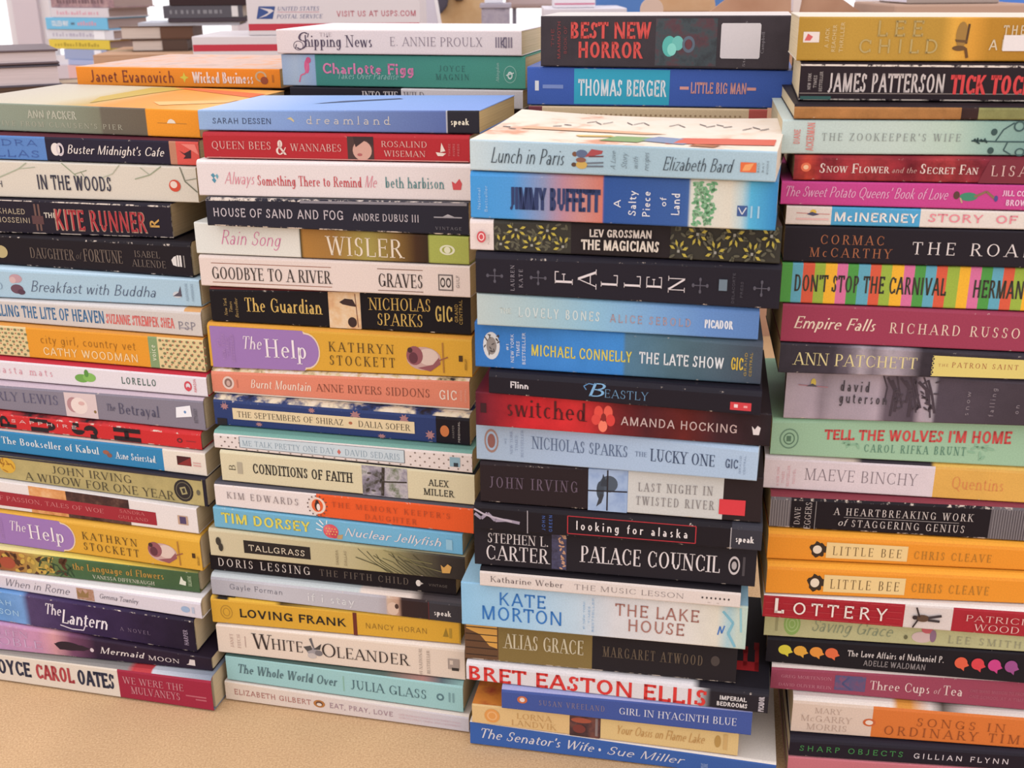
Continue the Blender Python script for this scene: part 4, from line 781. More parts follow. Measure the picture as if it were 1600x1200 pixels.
bk('lucky', ('L', (745, '#a0b6cc'), (900, '#a6bedb'), (1182, '#aac4de')), 'powder blue paperback with grey-blue serif capitals and a small round seal',
   [('a', 'NICHOLAS SPARKS', 831, 981, .4, .72, 'R', '#5c7192'), ('t', 'THE', 992, 1011, .46, .6, 'R', '#5c7192'), ('t', 'LUCKY ONE', 1016, 1117, .36, .72, 'R', '#3a4c6a'), ('g', '#1', 788, 792, .45, .6, 'R', '#7a8cae', 1), ('g', 'NEW YORK', 797, 801, .2, .8, 'R', '#7a8cae', 1), ('g', 'TIMES', 805, 809, .3, .7, 'R', '#7a8cae', 1), ('g', 'BESTSELLER', 814, 818, .15, .85, 'R', '#7a8cae', 1), ('l', 'GIC', 1133, 1153, .36, .66, 'S', '#4a5c7a'), ('l', 'GRAND', 1155, 1158, .2, .8, 'S', '#7488a8', 1), ('l', 'CENTRAL', 1162, 1165, .2, .8, 'S', '#7488a8', 1)],
   [('ring', 'o', 768, .5, 11, .3, '#9a7a70', .2), ('ell', 'o', 768, .5, 6, .18, '#8a5a54')], wear=.1)
bk('river', ('C', (751, '#2d2428'), (919, '#86a2cc'), (980, '#caccc9'), (1128, '#2e2528')), 'thick black and pale grey paperback with window-pane picture and a red sticker',
   [('a', 'JOHN IRVING', 765, 903, .4, .68, 'RW', '#67586a'), ('t', 'LAST NIGHT IN', 997, 1113, .54, .74, 'RW', '#8c8888'), ('t', 'TWISTED RIVER', 994, 1116, .22, .42, 'RW', '#8c8888')],
   [('rect', 'p', 919, 980, 0, 1, 'M:#7d9ac8,#9ab4d8,#a8c0e0:40'), ('ell', 'p', 951, .66, 14, .2, '#4a5868'), ('ell', 'p', 938, .5, 6, .22, '#3e4a58'), ('poly', 'p', [(942, .9), (946, .75), (950, .85), (948, .6), (938, .6)], '#333c48'), ('poly', 'p', [(932, .1), (938, .42), (944, .4), (940, .2)], '#3a3f48'), ('line', 'p', [(949, .02), (949, .99)], 2.2, '#26242c'), ('line', 'p', [(919, .48), (980, .5)], 2.2, '#26242c'),
    ('rect', 's', 1124, 1165, .14, .48, '#d8323e')], wear=.45)
bk('alaska', ('C', (741, '#231f25'), (1142, '#3b3a43')), 'black paperback with a red outlined title box and a wisp of white smoke',
   [('t', 'looking for alaska', 900, 1075, .34, .74, 'SW', '#e6e0e0'), ('a', 'JOHN', 847, 852, .2, .85, 'SW', '#4a6ebc', 1), ('a', 'GREEN', 858, 863, .15, .9, 'SW', '#4a6ebc', 1), ('l', 'speak', 1149, 1178, .36, .66, 'SB', '#e8e4e4')],
   [('line', 'p', [(742, .7), (752, .5), (762, .75), (774, .45), (790, .5), (812, .42)], 5, '#9a90a4'), ('line', 'p', [(741, .9), (756, .7), (770, .6), (800, .46)], 3, '#b8aebc'), ('rect', 'o', 823.5, 825, 0, 1, '#a8a2a8'), ('rect', 'o', 1141, 1142.4, 0, 1, '#b0acb0'), ('line', 'n', [(887, .14), (1087, .14)], 1.6, '#b02a36'), ('line', 'n', [(887, .92), (1087, .92)], 1.6, '#b02a36'), ('line', 'n', [(887, .14), (887, .92)], 1.6, '#b02a36'), ('line', 'n', [(1087, .14), (1087, .92)], 1.6, '#b02a36')], wear=.3)
bk('palace', '#28252c', 'thick black paperback with large white serif capitals and a gold pattern strip',
   [('a', 'STEPHEN L.', 762, 857, .58, .82, 'R', '#d8d2d4'), ('a', 'CARTER', 759, 857, .16, .52, 'R', '#d8d2d4'), ('t', 'PALACE COUNCIL', 907, 1125, .28, .68, 'R', '#e0dadc')],
   [('rect', 'p', 862, 885, .05, .95, 'M:#34324a,#4a4a6a,#28252c:80'), ('scat', 'p', 874, 883, .05, .95, 22, 3, 1.4, '#c89a7a', 3), ('ring', 'l', 1147, .48, 9, .22, '#c8c2c4', .25), ('ell', 'l', 1147, .48, 4, .1, '#b0aaac'), ('rect', 'l', 1160, 1164, .25, .7, '#4a464c')], wear=.25)
bk('music', '#ddd2cb', 'thin cream paperback with small grey serif lettering and black cover top',
   [('a', 'Katharine Weber', 766, 880, .36, .76, 'R', '#6c6060'), ('t', 'THE MUSIC LESSON', 897, 1069, .34, .7, 'RL', '#7a7070')],
   [('dots', 'l', 1094, 1142, .48, .6, 7, 1, 1.6, .08, '#4a4444'), ('rect', 'l', 1106, 1110, .2, .25, '#c0b0a8'), ('rect', 'l', 1120, 1124, .2, .25, '#c0b0a8')], top='#211d22')
bk('lake', ('L', (722, '#8ec4e6'), (820, '#a2cce8'), (900, '#bcd4e4'), (960, '#d4d6da'), (1060, '#dcdad6'), (1120, '#dcd8c8'), (1138, '#a8ccd4'), (1152, '#c4d4c8'), (1164, '#b8d0c4')), 'thick pale blue and white watercolour paperback with large thin blue and brown capitals',
   [('a', 'KATE', 779, 853, .54, .84, 'S', '#2f78c2'), ('a', 'MORTON', 752, 879, .18, .5, 'S', '#2f78c2'), ('t', 'THE LAKE', 961, 1092, .54, .82, 'S', '#a8766c'), ('t', 'HOUSE', 980, 1070, .2, .48, 'S', '#a8766c'), ('g', '#1 NEW YORK', 911, 914, .15, .8, 'S', '#7ab0dc', 1), ('g', 'TIMES', 919, 922, .3, .7, 'S', '#7ab0dc', 1), ('g', 'BESTSELLER', 925, 928, .1, .9, 'S', '#7ab0dc', 1)],
   [('line', 'p', [(1128, .85), (1145, .6), (1138, .35), (1150, .05)], 4, '#7ab8cc'), ('line', 'p', [(1155, .95), (1158, .4)], 3, '#8cc4d0'), ('line', 'l', [(1122, .3), (1125, .5), (1128, .34), (1132, .52)], 2, '#3f78c4')], mot=.08, wear=.12, top='#9ccbe4')
bk('alias', ('C', (727, '#6a4c36'), (778, '#857141'), (924, '#2a262a')), 'paperback with gold striped left end, olive middle and black right half',
   [('t', 'ALIAS GRACE', 788, 912, .34, .68, 'R', '#cfc6a8'), ('a', 'MARGARET ATWOOD', 942, 1098, .36, .6, 'RW', '#665849')],
   [('poly', 'p', [(729, .95), (777, .95), (777, .3), (765, .35), (750, .6), (729, .72)], '#d8a044')] + [('line', 'p', [(728, .12 + .16 * i), (777, .12 + .16 * i)], 1.6, '#3a2a22') for i in range(6)] + [('ell', 'l', 1117, .5, 7, .12, '#4a4240')], wear=.75)
bk('bret', ('L', (729, '#dcd9dc'), (1085, '#dcd9dc'), (1110, '#2a272e'), (1203, '#2a272e')), 'white paperback with giant red capitals filling its spine, black right end',
   [('a', 'BRET EASTON ELLIS', 731, 1105, .04, .94, 'SB', '#d8322e'), ('t', 'IMPERIAL', 1124, 1166, .52, .76, 'SB', '#e0dcdc'), ('t', 'BEDROOMS', 1120, 1168, .18, .42, 'SB', '#e0dcdc'), ('l', 'PICADOR', 1185, 1194, .1, .9, 'SB', '#c4bec4', 1)],
   (), top=('L', (729, '#e8e4e6'), (1080, '#e6e2e4'), (1092, '#2a262e'), (1203, '#24222a')), wear=.2, pages='#2e2a30')
bk('hyacinth', '#44599e', 'thin royal blue paperback with lilac cover top, spine starting well right of its neighbours',
   [('a', 'SUSAN VREELAND', 842, 945, .4, .68, 'RW', '#8a7c8c'), ('t', 'GIRL IN HYACINTH BLUE', 967, 1151, .36, .68, 'R', '#d8dae6')],
   [('ell', 'l', 816, .6, 8, .2, '#c86a3c'), ('ell', 'l', 816, .6, 4, .12, '#e0d4d0')], top='#a4a8d6', wear=.15)
bk('lorna', ('C', (738, '#dfbc80'), (890, '#54383a'), (937, '#dfc182')), 'tan-yellow paperback with a dark picture in its middle and orange cover top',
   [('a', 'LORNA', 807, 862, .5, .78, 'R', '#c89c5c'), ('a', 'LANDVIK', 799, 869, .14, .42, 'R', '#c89c5c'), ('t', 'Your Oasis on Flame Lake', 962, 1100, .34, .72, 'K', '#c49450')],
   [('rect', 'p', 890, 937, 0, 1, 'M:#3a2a2c,#54383a,#7a4a40:90'), ('ell', 'p', 908, .75, 16, .12, '#a8543c'), ('ell', 'p', 905, .35, 10, .2, '#7a3a34'), ('rect', 'p', 930, 934, .1, .9, '#8a7a78'), ('ell', 'o', 769, .5, 12, .36, '#e09a4a'), ('ring', 'o', 769, .5, 8, .24, '#e8b070', .3), ('ell', 'l', 1121, .5, 5, .24, '#b8924c'), ('rect', 'l', 1130, 1136, .2, .8, '#d0ac6c')], top='M:#d8822c,#e08a30,#b04a30:30')
bk('senator', ('L', (735, '#3a64ae'), (1210, '#3c62a8')), 'blue paperback with white script title, lowest of the third front stack',
   [('t', "The Senator's Wife", 748, 927, .34, .78, 'KB', '#d8d6dc'), ('a', 'Sue Miller', 947, 1066, .32, .76, 'KB', '#d8d6dc'), ('l', 'VINTAGE', 1095, 1106, .1, .5, 'S', '#7a96c8', 1)],
   [('ell', 'o', 937, .5, 2, .08, '#d8d6dc')], top='#e8dfd4', wear=.1, depth=.135)
# ------------------------------------------------------------------ fourth front stack
bk('zoo', ('L', (1219, '#c0d2cd'), (1400, '#bfd2c8'), (1490, '#b4ccbc'), (1540, '#94b8ac'), (1600, '#7fa49c'), (1640, '#7a9a94')), 'pale green-grey paperback with swirling dark branches at its right end',
   [('a', 'DIANE', 1240, 1250, .3, .72, 'S', '#e08a80', 1), ('a', 'ACKERMAN', 1260, 1272, .1, .92, 'S', '#e08a80', 1), ('t', "THE ZOOKEEPER'S WIFE", 1284, 1501, .4, .62, 'RW', '#8c9692')],
   [('line', 'p', [(1518, .42), (1560, .4), (1640, .4)], 2.2, '#3a5858'), ('line', 'p', [(1556, .42), (1566, .75), (1582, .95)], 2, '#3a5858'), ('line', 'p', [(1575, .4), (1570, .15), (1582, .03)], 2, '#3a5858'), ('ring', 'p', 1590, .85, 9, .16, '#3a5858', .3), ('ell', 'p', 1552, .68, 5, .1, '#34504e'), ('ell', 'p', 1550, .14, 5, .1, '#34504e'), ('scat', 'p', 1522, 1545, .36, .46, 12, 3, 1.3, '#2f4a4a', 3), ('ring', 'p', 1596, .1, 8, .12, '#3a5858', .3)], wear=.15, top='#d0dcd4')
bk('snowf', 'M:', 'deep red mottled paperback with white small-capital title and a glow at its left end',
   [('t', 'S', 1280, 1290, .34, .76, 'RB', '#e6d0c8'), ('t', 'NOW', 1291, 1324, .36, .64, 'RB', '#e6d0c8'), ('t', 'F', 1331, 1341, .34, .76, 'RB', '#e6d0c8'), ('t', 'LOWER', 1342, 1389, .36, .64, 'RB', '#e6d0c8'), ('t', 'and the', 1393, 1432, .38, .62, 'I', '#c89a94'), ('t', 'S', 1437, 1447, .36, .78, 'RB', '#e6d0c8'), ('t', 'ECRET', 1448, 1492, .36, .64, 'RB', '#e6d0c8'), ('t', 'F', 1499, 1508, .36, .76, 'RB', '#e6d0c8'), ('t', 'AN', 1509, 1528, .36, .64, 'RB', '#e6d0c8'), ('a', 'LISA SEE', 1548, 1668, .3, .74, 'RW', '#dcb8b0')],
   [('ell', 'o', 1259, .58, 8, .2, '#e8704a'), ('ell', 'o', 1259, .58, 4, .1, '#f4c49a'), ('poly', 'o', [(1530, 0), (1545, 1), (1685, 1), (1685, 0)], '#7a2434')], wear=.3)
BOOKS['snowf'].update(spine=('L', (1239, '#8a2a30'), (1262, '#c0402f'), (1285, '#8a2430'), (1350, '#9c3034'), (1420, '#7c1f2c'), (1480, '#a8363a'), (1540, '#7a2434'), (1690, '#7a2434')), mot=.9)
bk('potato', '#c8428e', 'magenta paperback with faint pink script and a tiny green lounging figure',
   [('t', "The Sweet Potato Queens' Book of Love", 1225, 1480, .36, .8, 'K', '#eab6d4'), ('a', 'JILL CONNER', 1565, 1630, .56, .78, 'SB', '#ecc0da'), ('a', 'BROWNE', 1572, 1620, .18, .42, 'SB', '#ecc0da')],
   [('ell', 'p', 1494, .55, 5, .16, '#5a3a34'), ('ell', 'p', 1513, .5, 14, .17, '#3a8a6a'), ('line', 'p', [(1522, .5), (1540, .72), (1554, .45)], 3.4, '#8a6a50'), ('line', 'p', [(1500, .45), (1504, .25)], 2.4, '#c09a80'), ('ell', 'p', 1556, .45, 3, .12, '#4a4a8a')], wear=.15)
bk('mcin', ('C', (1227, '#e0d6ce'), (1298, '#4aa5d4'), (1436, '#e1d8cf')), 'thin cream paperback with a sky blue author block and pink capitals',
   [('a', 'McINERNEY', 1303, 1434, .24, .74, 'SB', '#e6e6e2'), ('t', 'STORY', 1450, 1536, .32, .78, 'SB', '#e88c98'), ('t', 'OF', 1555, 1589, .32, .78, 'SB', '#e88c98'), ('t', 'MY LIFE', 1602, 1640, .32, .78, 'SB', '#e88c98')],
   [('line', 'l', [(1244, .64), (1296, .6)], 1.2, '#d08a84'), ('ell', 'l', 1270, .7, 5, .14, '#e0b838'), ('poly', 'l', [(1260, .58), (1268, .72), (1280, .58), (1270, .5)], '#4a4a68'), ('rect', 'l', 1244, 1295, .28, .38, '#e6b8b4')])
bk('road', '#262129', 'thick plain black paperback with brick-brown and white serif capitals, above the striped spine',
   [('a', 'CORMAC', 1281, 1381, .52, .78, 'RW', '#a8653f'), ('a', 'McCARTHY', 1266, 1394, .16, .42, 'RW', '#a8653f'), ('t', 'THE ROAD', 1425, 1619, .3, .64, 'RW', '#dfd6d4')], (), wear=.15)
CYC = ['#4f9c46', '#5fa9bf', '#d95b3e', '#9ab53e', '#f0b41e', '#d8709e']
EDG = [1218 + 17.28 * i for i in range(28)]
bk('carnival', tuple(['C'] + [(e, CYC[i % 6]) for i, e in enumerate(EDG)]), 'paperback with rainbow vertical stripes',
   [('t', "DON'T STOP THE CARNIVAL", 1241, 1478, .3, .72, 'S', '#3a382e'), ('a', 'HERMAN WOUK', 1520, 1664, .28, .7, 'S', '#3a382e')], (), wear=.1)
bk('empire', '#9e3c56', 'plum-red paperback with cream brush-script and serif lettering',
   [('t', 'Empire Falls', 1239, 1367, .38, .7, 'KB', '#ecd6c0'), ('a', 'RICHARD RUSSO', 1390, 1594, .36, .64, 'RW', '#e8ceba')], (), wear=.25)
bk('patchett', ('L', (1216, '#3a363f'), (1300, '#3e3842'), (1325, '#6a606c'), (1345, '#a89ea8'), (1365, '#7c727c'), (1390, '#b0a6b0'), (1420, '#8c828c'), (1440, '#3a343c'), (1640, '#34303a')), 'black and grey photographic paperback with a pale yellow label at its right end',
   [('a', 'ANN PATCHETT', 1240, 1433, .3, .72, 'R', '#e0d294'), ('t', 'THE', 1466, 1482, .44, .54, 'RW', '#a8563e'), ('t', 'PATRON SAINT', 1487, 1591, .42, .62, 'RW', '#a8563e'), ('t', 'OF LIARS', 1600, 1638, .42, .62, 'RW', '#a8563e')],
   [('rect', 'n', 1456, 1690, .06, .84, '#dccb70'), ('dots', 'n', 1455, 1458, .08, .84, 1, 9, 1.5, .04, '#3a343c')], mot=.5)
bk('cedars', ('L', (1224, '#b8abb8'), (1270, '#b4a6b4'), (1284, '#948894'), (1300, '#a69aa6'), (1370, '#b0a3b0'), (1385, '#6a5e6a'), (1428, '#564c58'), (1440, '#b0a2ae'), (1458, '#a8a0aa'), (1464, '#564c58'), (1640, '#40383f')), 'grey photographic paperback with dark hanging foliage and sideways lower-case words',
   [('a', 'david', 1311, 1357, .6, .82, 'SW', '#4c464e'), ('a', 'guterson', 1311, 1386, .36, .58, 'SW', '#4c464e'), ('t', 'snow', 1507, 1515, .2, .74, 'SW', '#8a8088', 1), ('t', 'falling', 1546, 1554, .2, .85, 'SW', '#8a8088', 1), ('t', 'on', 1585, 1593, .28, .5, 'SW', '#8a8088', 1)],
   [('line', 'p', [(1376 + 7 * k, .98 - .05 * (k % 3)), (1384 + 7 * k + (k * 5 % 7), .72 - .06 * (k % 4)), (1382 + 8 * k + (k * 3 % 5), .42 - .1 * (k * 7 % 4))], 2.2 + k % 3, '#453a45') for k in range(11)] + [('scat', 'p', 1392, 1462, .3, .9, 34, 4, 1.5, '#4a404a', 9), ('line', 'l', [(1246, .68), (1292, .66)], 1.4, '#b07a84'), ('ell', 'l', 1269, .74, 4, .08, '#d8c050'), ('poly', 'l', [(1258, .66), (1268, .72), (1276, .66)], '#54505a')], mot=.15)
bk('wolves', '#9dc5a5', 'mint green paperback with red typewriter-like capitals and a ring emblem',
   [('t', "TELL THE WOLVES I'M HOME", 1288, 1578, .5, .78, 'SB', '#cf4c4a'), ('a', 'CAROL RIFKA BRUNT', 1351, 1510, .2, .4, 'RW', '#5c8c76')],
   [('ring', 'l', 1233, .5, 15, .3, '#6a9078', .14), ('ring', 'l', 1233, .5, 9, .18, '#5a8068', .2), ('rect', 'l', 1229, 1236, .42, .58, '#5a8068'), ('scat', 'o', 1320, 1345, .2, .5, 6, 6, 2, '#8ab898', 3), ('scat', 'o', 1518, 1550, .15, .45, 8, 6, 2, '#8ab898', 5)], top='#9cc9a4', wear=.1)
bk('maeve', ('C', (1192, '#dbcfd5'), (1457, '#dfac4e')), 'paperback with a pale pink left part and golden yellow right part',
   [('a', 'MAEVE BINCHY', 1257, 1433, .36, .74, 'RL', '#8a7e86'), ('t', 'Quentins', 1487, 1569, .34, .74, 'RL', '#dd8a4a'), ('g', 'A NEW YORK', 1214, 1218, .1, .75, 'S', '#e8b0b8', 1), ('g', 'TIMES', 1222, 1226, .2, .6, 'S', '#e8b0b8', 1), ('g', 'BESTSELLER', 1230, 1234, .1, .8, 'S', '#e8b0b8', 1), ('g', 'NOVEL', 1239, 1243, .2, .7, 'S', '#e8b0b8', 1)],
   (), top=('L', (1192, '#e4dade'), (1330, '#c8b8a8'), (1345, '#3a343c'), (1452, '#3a343c'), (1458, '#e8b850'), (1640, '#e8c060')), mot=.08)
bk('genius', ('C', (1201, '#6c666a'), (1234, '#221d23'), (1545, '#6a6468')), 'black paperback with grey ribbed ends and two lines of spaced white capitals',
   [('t', 'A HEARTBREAKING WORK', 1302, 1519, .56, .8, 'RW', '#cbc2be'), ('t', 'of', 1309, 1323, .2, .44, 'I', '#cbc2be'), ('t', 'STAGGERING GENIUS', 1331, 1508, .18, .42, 'RW', '#cbc2be'), ('a', 'DAVE', 1241, 1250, .16, .76, 'R', '#c4bab8', 1), ('a', 'EGGERS', 1257, 1267, .02, .95, 'R', '#c4bab8', 1)],
   [('rect', 'o', 1203 + 4 * i, 1204.5 + 4 * i, .04, .96, '#8a8486') for i in range(8)] + [('rect', 'o', 1550 + 4 * i, 1551.5 + 4 * i, .04, .96, '#827c80') for i in range(30)] + [('line', 'o', [(1318, .49), (1498, .49)], 1, '#8a8484'), ('rect', 'o', 1273, 1274.2, .02, .98, '#8a8484')], top='#8a3a46', wear=.6)
def bee(m):
    blot = [(m(1278 + 12 * math.cos(a) * (1 + .18 * math.sin(5 * a))), .5 + .33 * math.sin(a) * (1 + .15 * math.cos(7 * a))) for a in [i * math.pi / 12 for i in range(24)]]
    return ([('t', 'LITTLE BEE', m(1301), m(1409), .3, .68, 'RW', '#7a623c'), ('a', 'CHRIS CLEAVE', m(1428), m(1549), .3, .66, 'RW', '#b27a22')],
            [('poly', 'o', blot, '#37291f'), ('ell', 'o', m(1277), .5, 7, .18, '#e2d4be'), ('rect', 'o', m(1286), m(1293), .38, .66, '#37291f'), ('rect', 'n', m(1291), m(1418), .16, .84, '#e8ca8a')])
T_, E_ = bee(lambda p: p)
bk('beea', '#e99419', 'orange paperback with cream title plate and black blot, directly under the ribbed black one', T_, E_, top='#f3a520', wear=.05)
T_, E_ = bee(lambda p: p - 4)
bk('beeb', '#e99419', 'orange paperback with cream title plate and black blot, directly on the red and white one', T_, E_, top='#f3a520', wear=.05)
bk('lottery', ('C', (1191, '#a8222f'), (1411, '#d8cdc8'), (1487, '#a92532')), 'brick-red paperback with bold white capitals and a leaping man on a white block',
   [('t', 'L', 1209, 1224, .26, .92, 'SB', '#ebe0d8'), ('t', 'OTTERY', 1238, 1386, .26, .8, 'SW', '#ebe0d8'), ('a', 'PATRICIA', 1507, 1617, .54, .8, 'R', '#e0bab2'), ('a', 'WOOD', 1522, 1594, .16, .44, 'R', '#e0bab2')],
   [('rect', 'o', 1196 + 27 * i, 1219 + 27 * i, .1 + .28 * j, .12 + .28 * j, '#c04048') for i in range(8) for j in range(4) if 1219 + 27 * i < 1411] + [('ell', 'p', 1441, .5, 11, .15, '#5c4434'), ('line', 'p', [(1436, .55), (1430, .95)], 2.4, '#33272a'), ('line', 'p', [(1434, .42), (1427, .08)], 2.4, '#33272a'), ('line', 'p', [(1450, .54), (1470, .66)], 4, '#3c3438'), ('line', 'p', [(1450, .44), (1468, .42)], 4, '#3c3438'), ('ell', 'p', 1429, .52, 4, .09, '#33272a')], top='#e8e2dc', wear=.2)
bk('grace', '#b9b98a', 'thin sage green paperback with grey script title and a round green seal',
   [('t', 'Saving Grace', 1267, 1393, .3, .82, 'K', '#8a9678'), ('a', 'LEE SMITH', 1481, 1596, .22, .6, 'RW', '#98987c')],
   [('ell', 'l', 1237, .5, 13, .42, '#8aae5c'), ('ring', 'l', 1237, .5, 10, .3, '#a8c480', .15), ('ring', 'l', 1237, .5, 5, .16, '#a8c480', .25), ('rect', 'l', 1211, 1215, .2, .8, '#9a9a70'), ('ell', 'p', 1440, .4, 16, .26, '#cdb6b4'), ('ell', 'p', 1447, .78, 9, .18, '#c05a64'), ('ell', 'p', 1457, .5, 5, .3, '#8a6a84'), ('ell', 'p', 1415, .35, 3, .1, '#6a6a4a')], mot=.12)
def leaf_head(x, v, col):
    return [('ell', 'o', x, v, 10, .2, col), ('poly', 'o', [(x + 4, v + .16), (x + 13, v - .08), (x + 2, v - .2)], col), ('poly', 'o', [(x - 4, v - .12), (x + 6, v - .28), (x + 6, v - .1)], col)]
E_ = []
for x, c in ((1226, '#d8cc2e'), (1250, '#e0a42e'), (1275, '#e2912e'), (1299, '#e06838')): E_ += leaf_head(x, .58, c)
for x, c in ((1501, '#dc5a3a'), (1527, '#d83a44'), (1553, '#c83a84'), (1579, '#9a4a8a')): E_ += leaf_head(x, .56, c)
bk('love', '#221f25', 'black paperback with rows of bright head silhouettes from yellow to purple',
   [('t', 'The Love Affairs of Nathaniel P.', 1324, 1474, .52, .76, 'S', '#cfc8c6'), ('a', 'ADELLE WALDMAN', 1350, 1447, .2, .42, 'S', '#8a8486')], E_, wear=.1)
bk('tea', '#9b455b', 'dusty rose paperback with white mixed-case title and a small blue-grey picture',
   [('a', 'GREG MORTENSON', 1220, 1299, .6, .74, 'R', '#c88a98'), ('a', 'DAVID OLIVER RELIN', 1217, 1300, .2, .34, 'R', '#c88a98'), ('t', 'Three Cups', 1359, 1453, .34, .72, 'R', '#e2c8c4'), ('t', 'of', 1458, 1468, .36, .6, 'I', '#d0a0a4'), ('t', 'Tea', 1473, 1504, .34, .72, 'R', '#e2c8c4'), ('g', 'ONE MANS MISSION TO PROMOTE PEACE', 1515, 1635, .52, .64, 'SL', '#b86a7c'), ('g', 'ONE SCHOOL AT A TIME', 1515, 1600, .3, .42, 'SL', '#b86a7c')],
   [('rect', 'p', 1304, 1352, .2, .86, 'M:#7a4a6a,#54547c,#9b455b:90'), ('line', 'p', [(1326, .8), (1316, .5), (1330, .25)], 3, '#4a4e78')], top='#e2d5ce')
bk('songs', ('C', (1235, '#d9c4b3'), (1362, '#d8762e')), 'orange paperback with a beige left block and a tiny oval emblem between the two',
   [('a', 'MARY', 1272, 1314, .68, .86, 'R', '#bca494'), ('a', 'McGARRY', 1251, 1331, .4, .6, 'R', '#bca494'), ('a', 'MORRIS', 1261, 1325, .12, .32, 'R', '#bca494'), ('t', 'SONGS IN', 1431, 1570, .5, .78, 'RW', '#9a4e20'), ('t', 'ORDINARY TIME', 1382, 1613, .14, .44, 'RW', '#9a4e20')],
   [('ell', 'l', 1358, .5, 10, .13, '#c8602c'), ('ell', 'l', 1358, .5, 6, .08, '#e4d4c4')], top=('L', (1235, '#eae0d8'), (1390, '#e8dcd2'), (1400, '#d89030'), (1420, '#d89030'), (1450, '#d8ccc4'), (1470, '#5a5048'), (1510, '#d0c4bc'), (1640, '#e4d8d0')), wear=.1)
bk('sharp', '#26212b', 'black paperback with spaced green capitals',
   [('t', 'SHARP OBJECTS', 1249, 1411, .38, .74, 'SW', '#3c8a48'), ('a', 'GILLIAN FLYNN', 1427, 1576, .36, .7, 'SW', '#d8d0d4')], (), top='#2a2530', wear=.1)
bk('pink', '#c8727c', 'pink paperback, lowest of the rightmost front stack', (), (), top='#d08a90')
# ------------------------------------------------------------------ back row
bk('janet', '#ee8d12', 'orange book lettered in tall brown and cream, set back above the leftmost front stack',
   [('a', 'Janet Evanovich', 141, 272, .2, .84, 'S', '#8c3f22'), ('t', 'Wicked Business', 301, 396, .22, .8, 'SB', '#f2dcd0')],
   [('poly', 'o', [(281, .5), (286, .58), (288, .78), (290, .58), (295, .5), (290, .42), (288, .22), (286, .42)], '#d8c83a'), ('ring', 'o', 408, .6, 9, .28, '#c8b08a', .3), ('ell', 'o', 413, .4, 6, .2, '#9a4a2c'), ('rect', 'l', 425, 428, .3, .7, '#c07010')], top='M:#c8a898,#d8b8a8,#e0a070:40', wear=.1, depth=.17)
bk('ship', '#e3d6d3', 'white paperback with swash-lettered title, topmost beside the postal carton',
   [('t', 'S', 458, 480, .18, .9, 'I', '#54465a'), ('t', 'hipping News', 476, 582, .3, .78, 'R', '#54465a'), ('g', 'THE', 500, 519, .72, .88, 'RL', '#8a7a84'), ('a', 'E. ANNIE PROULX', 609, 754, .36, .72, 'RL', '#8c7e88')],
   [('ring', 'o', 466, .34, 8, .2, '#6a5c6a', .14)] + [('rect', 'l', 774 + 4 * i, 776.4 + 4 * i, .32, .74, '#8c808a') for i in range(7)] + [('line', 'l', [(783, .5), (790, .74)], 1.8, '#6a6070'), ('line', 'l', [(783, .5), (791, .32)], 1.8, '#6a6070')], wear=.1, top='#ece4e4')
bk('figg', ('L', (443, '#9ab2ce'), (462, '#a8bcd0'), (493, '#92aed0'), (494, '#3e8a80'), (640, '#449080'), (821, '#4c9c88')), 'green paperback with a flamingo on a pale blue left block and pink lettering',
   [('t', 'Charlotte Figg', 504, 647, .4, .74, 'SB', '#d97ca6'), ('g', 'Takes Over Paradise', 526, 622, .24, .46, 'KB', '#8cbeb6'), ('a', 'JOYCE', 686, 727, .52, .7, 'RW', '#3a6c66'), ('a', 'MAGNIN', 681, 733, .26, .44, 'RW', '#3a6c66'), ('l', 'Abingdon', 775, 780, .2, .8, 'I', '#a8ccc0', 1)],
   [('ell', 'p', 480, .62, 4, .22, '#d8588a'), ('line', 'p', [(482, .72), (477, .4), (470, .34), (467, .12)], 2.2, '#d8688e'), ('ell', 'p', 483, .82, 4, .1, '#cc5080'), ('ring', 'l', 797, .45, 10, .27, '#8cc0b0', .1), ('line', 'l', [(791, .42), (803, .5)], 1.6, '#d8e8e0'), ('ring', 'l', 797, .42, 4, .12, '#d8e8e0', .4)], wear=.1)
bk('wild', ('C', (455, '#2a2831'), (627, '#d6d1d2')), 'half black, half white paperback mostly hidden behind the light blue topmost one',
   [('t', 'INTO THE', 566, 622, .42, .84, 'RB', '#d0cac8'), ('t', 'WILD', 631, 664, .42, .84, 'RB', '#8a8486')], ())
bk('horror', '#423a3e', 'thick black mottled book with red jagged capitals and a blank pale sticker',
   [('t', 'BEST NEW', 891, 1017, .56, .88, 'SB', '#d64a42'), ('t', 'HORROR', 903, 1004, .18, .5, 'SB', '#d64a42'), ('g', 'THE', 861, 866, .4, .75, 'SB', '#7a3a3c', 1), ('g', 'MAMMOTH', 871, 876, .15, .9, 'SB', '#8a3c3c', 1), ('g', 'BOOK OF', 881, 886, .25, .8, 'SB', '#7a3a3c', 1), ('a', 'Campbell', 1189, 1194, .3, .7, 'R', '#9a9296', 1), ('a', 'Stephen Jones', 1162, 1166, .05, .9, 'R', '#b0a8aa', 1)],
   [('rect', 'p', 1024, 1120, .05, .95, 'M:#34383c,#3f4a4e,#5a3a40,#46393f:60'), ('ell', 'p', 1046, .42, 11, .2, '#54b8ac'), ('ell', 'p', 1059, .48, 9, .14, '#6ac0b4'), ('ell', 'p', 1050, .36, 7, .12, '#84d8c8'), ('ring', 'p', 1076, .46, 10, .16, '#5c6a78', .4), ('ell', 'p', 1076, .46, 5, .1, '#6a3a40'),
    ('poly', 's', [(1128, .2), (1186, .2), (1188, .23), (1188, .83), (1186, .86), (1128, .86), (1126, .83), (1126, .23)], '#d8d0d0')], mot=.25, wear=.2, rough=.35, top='#d8cfc8', depth=.085)
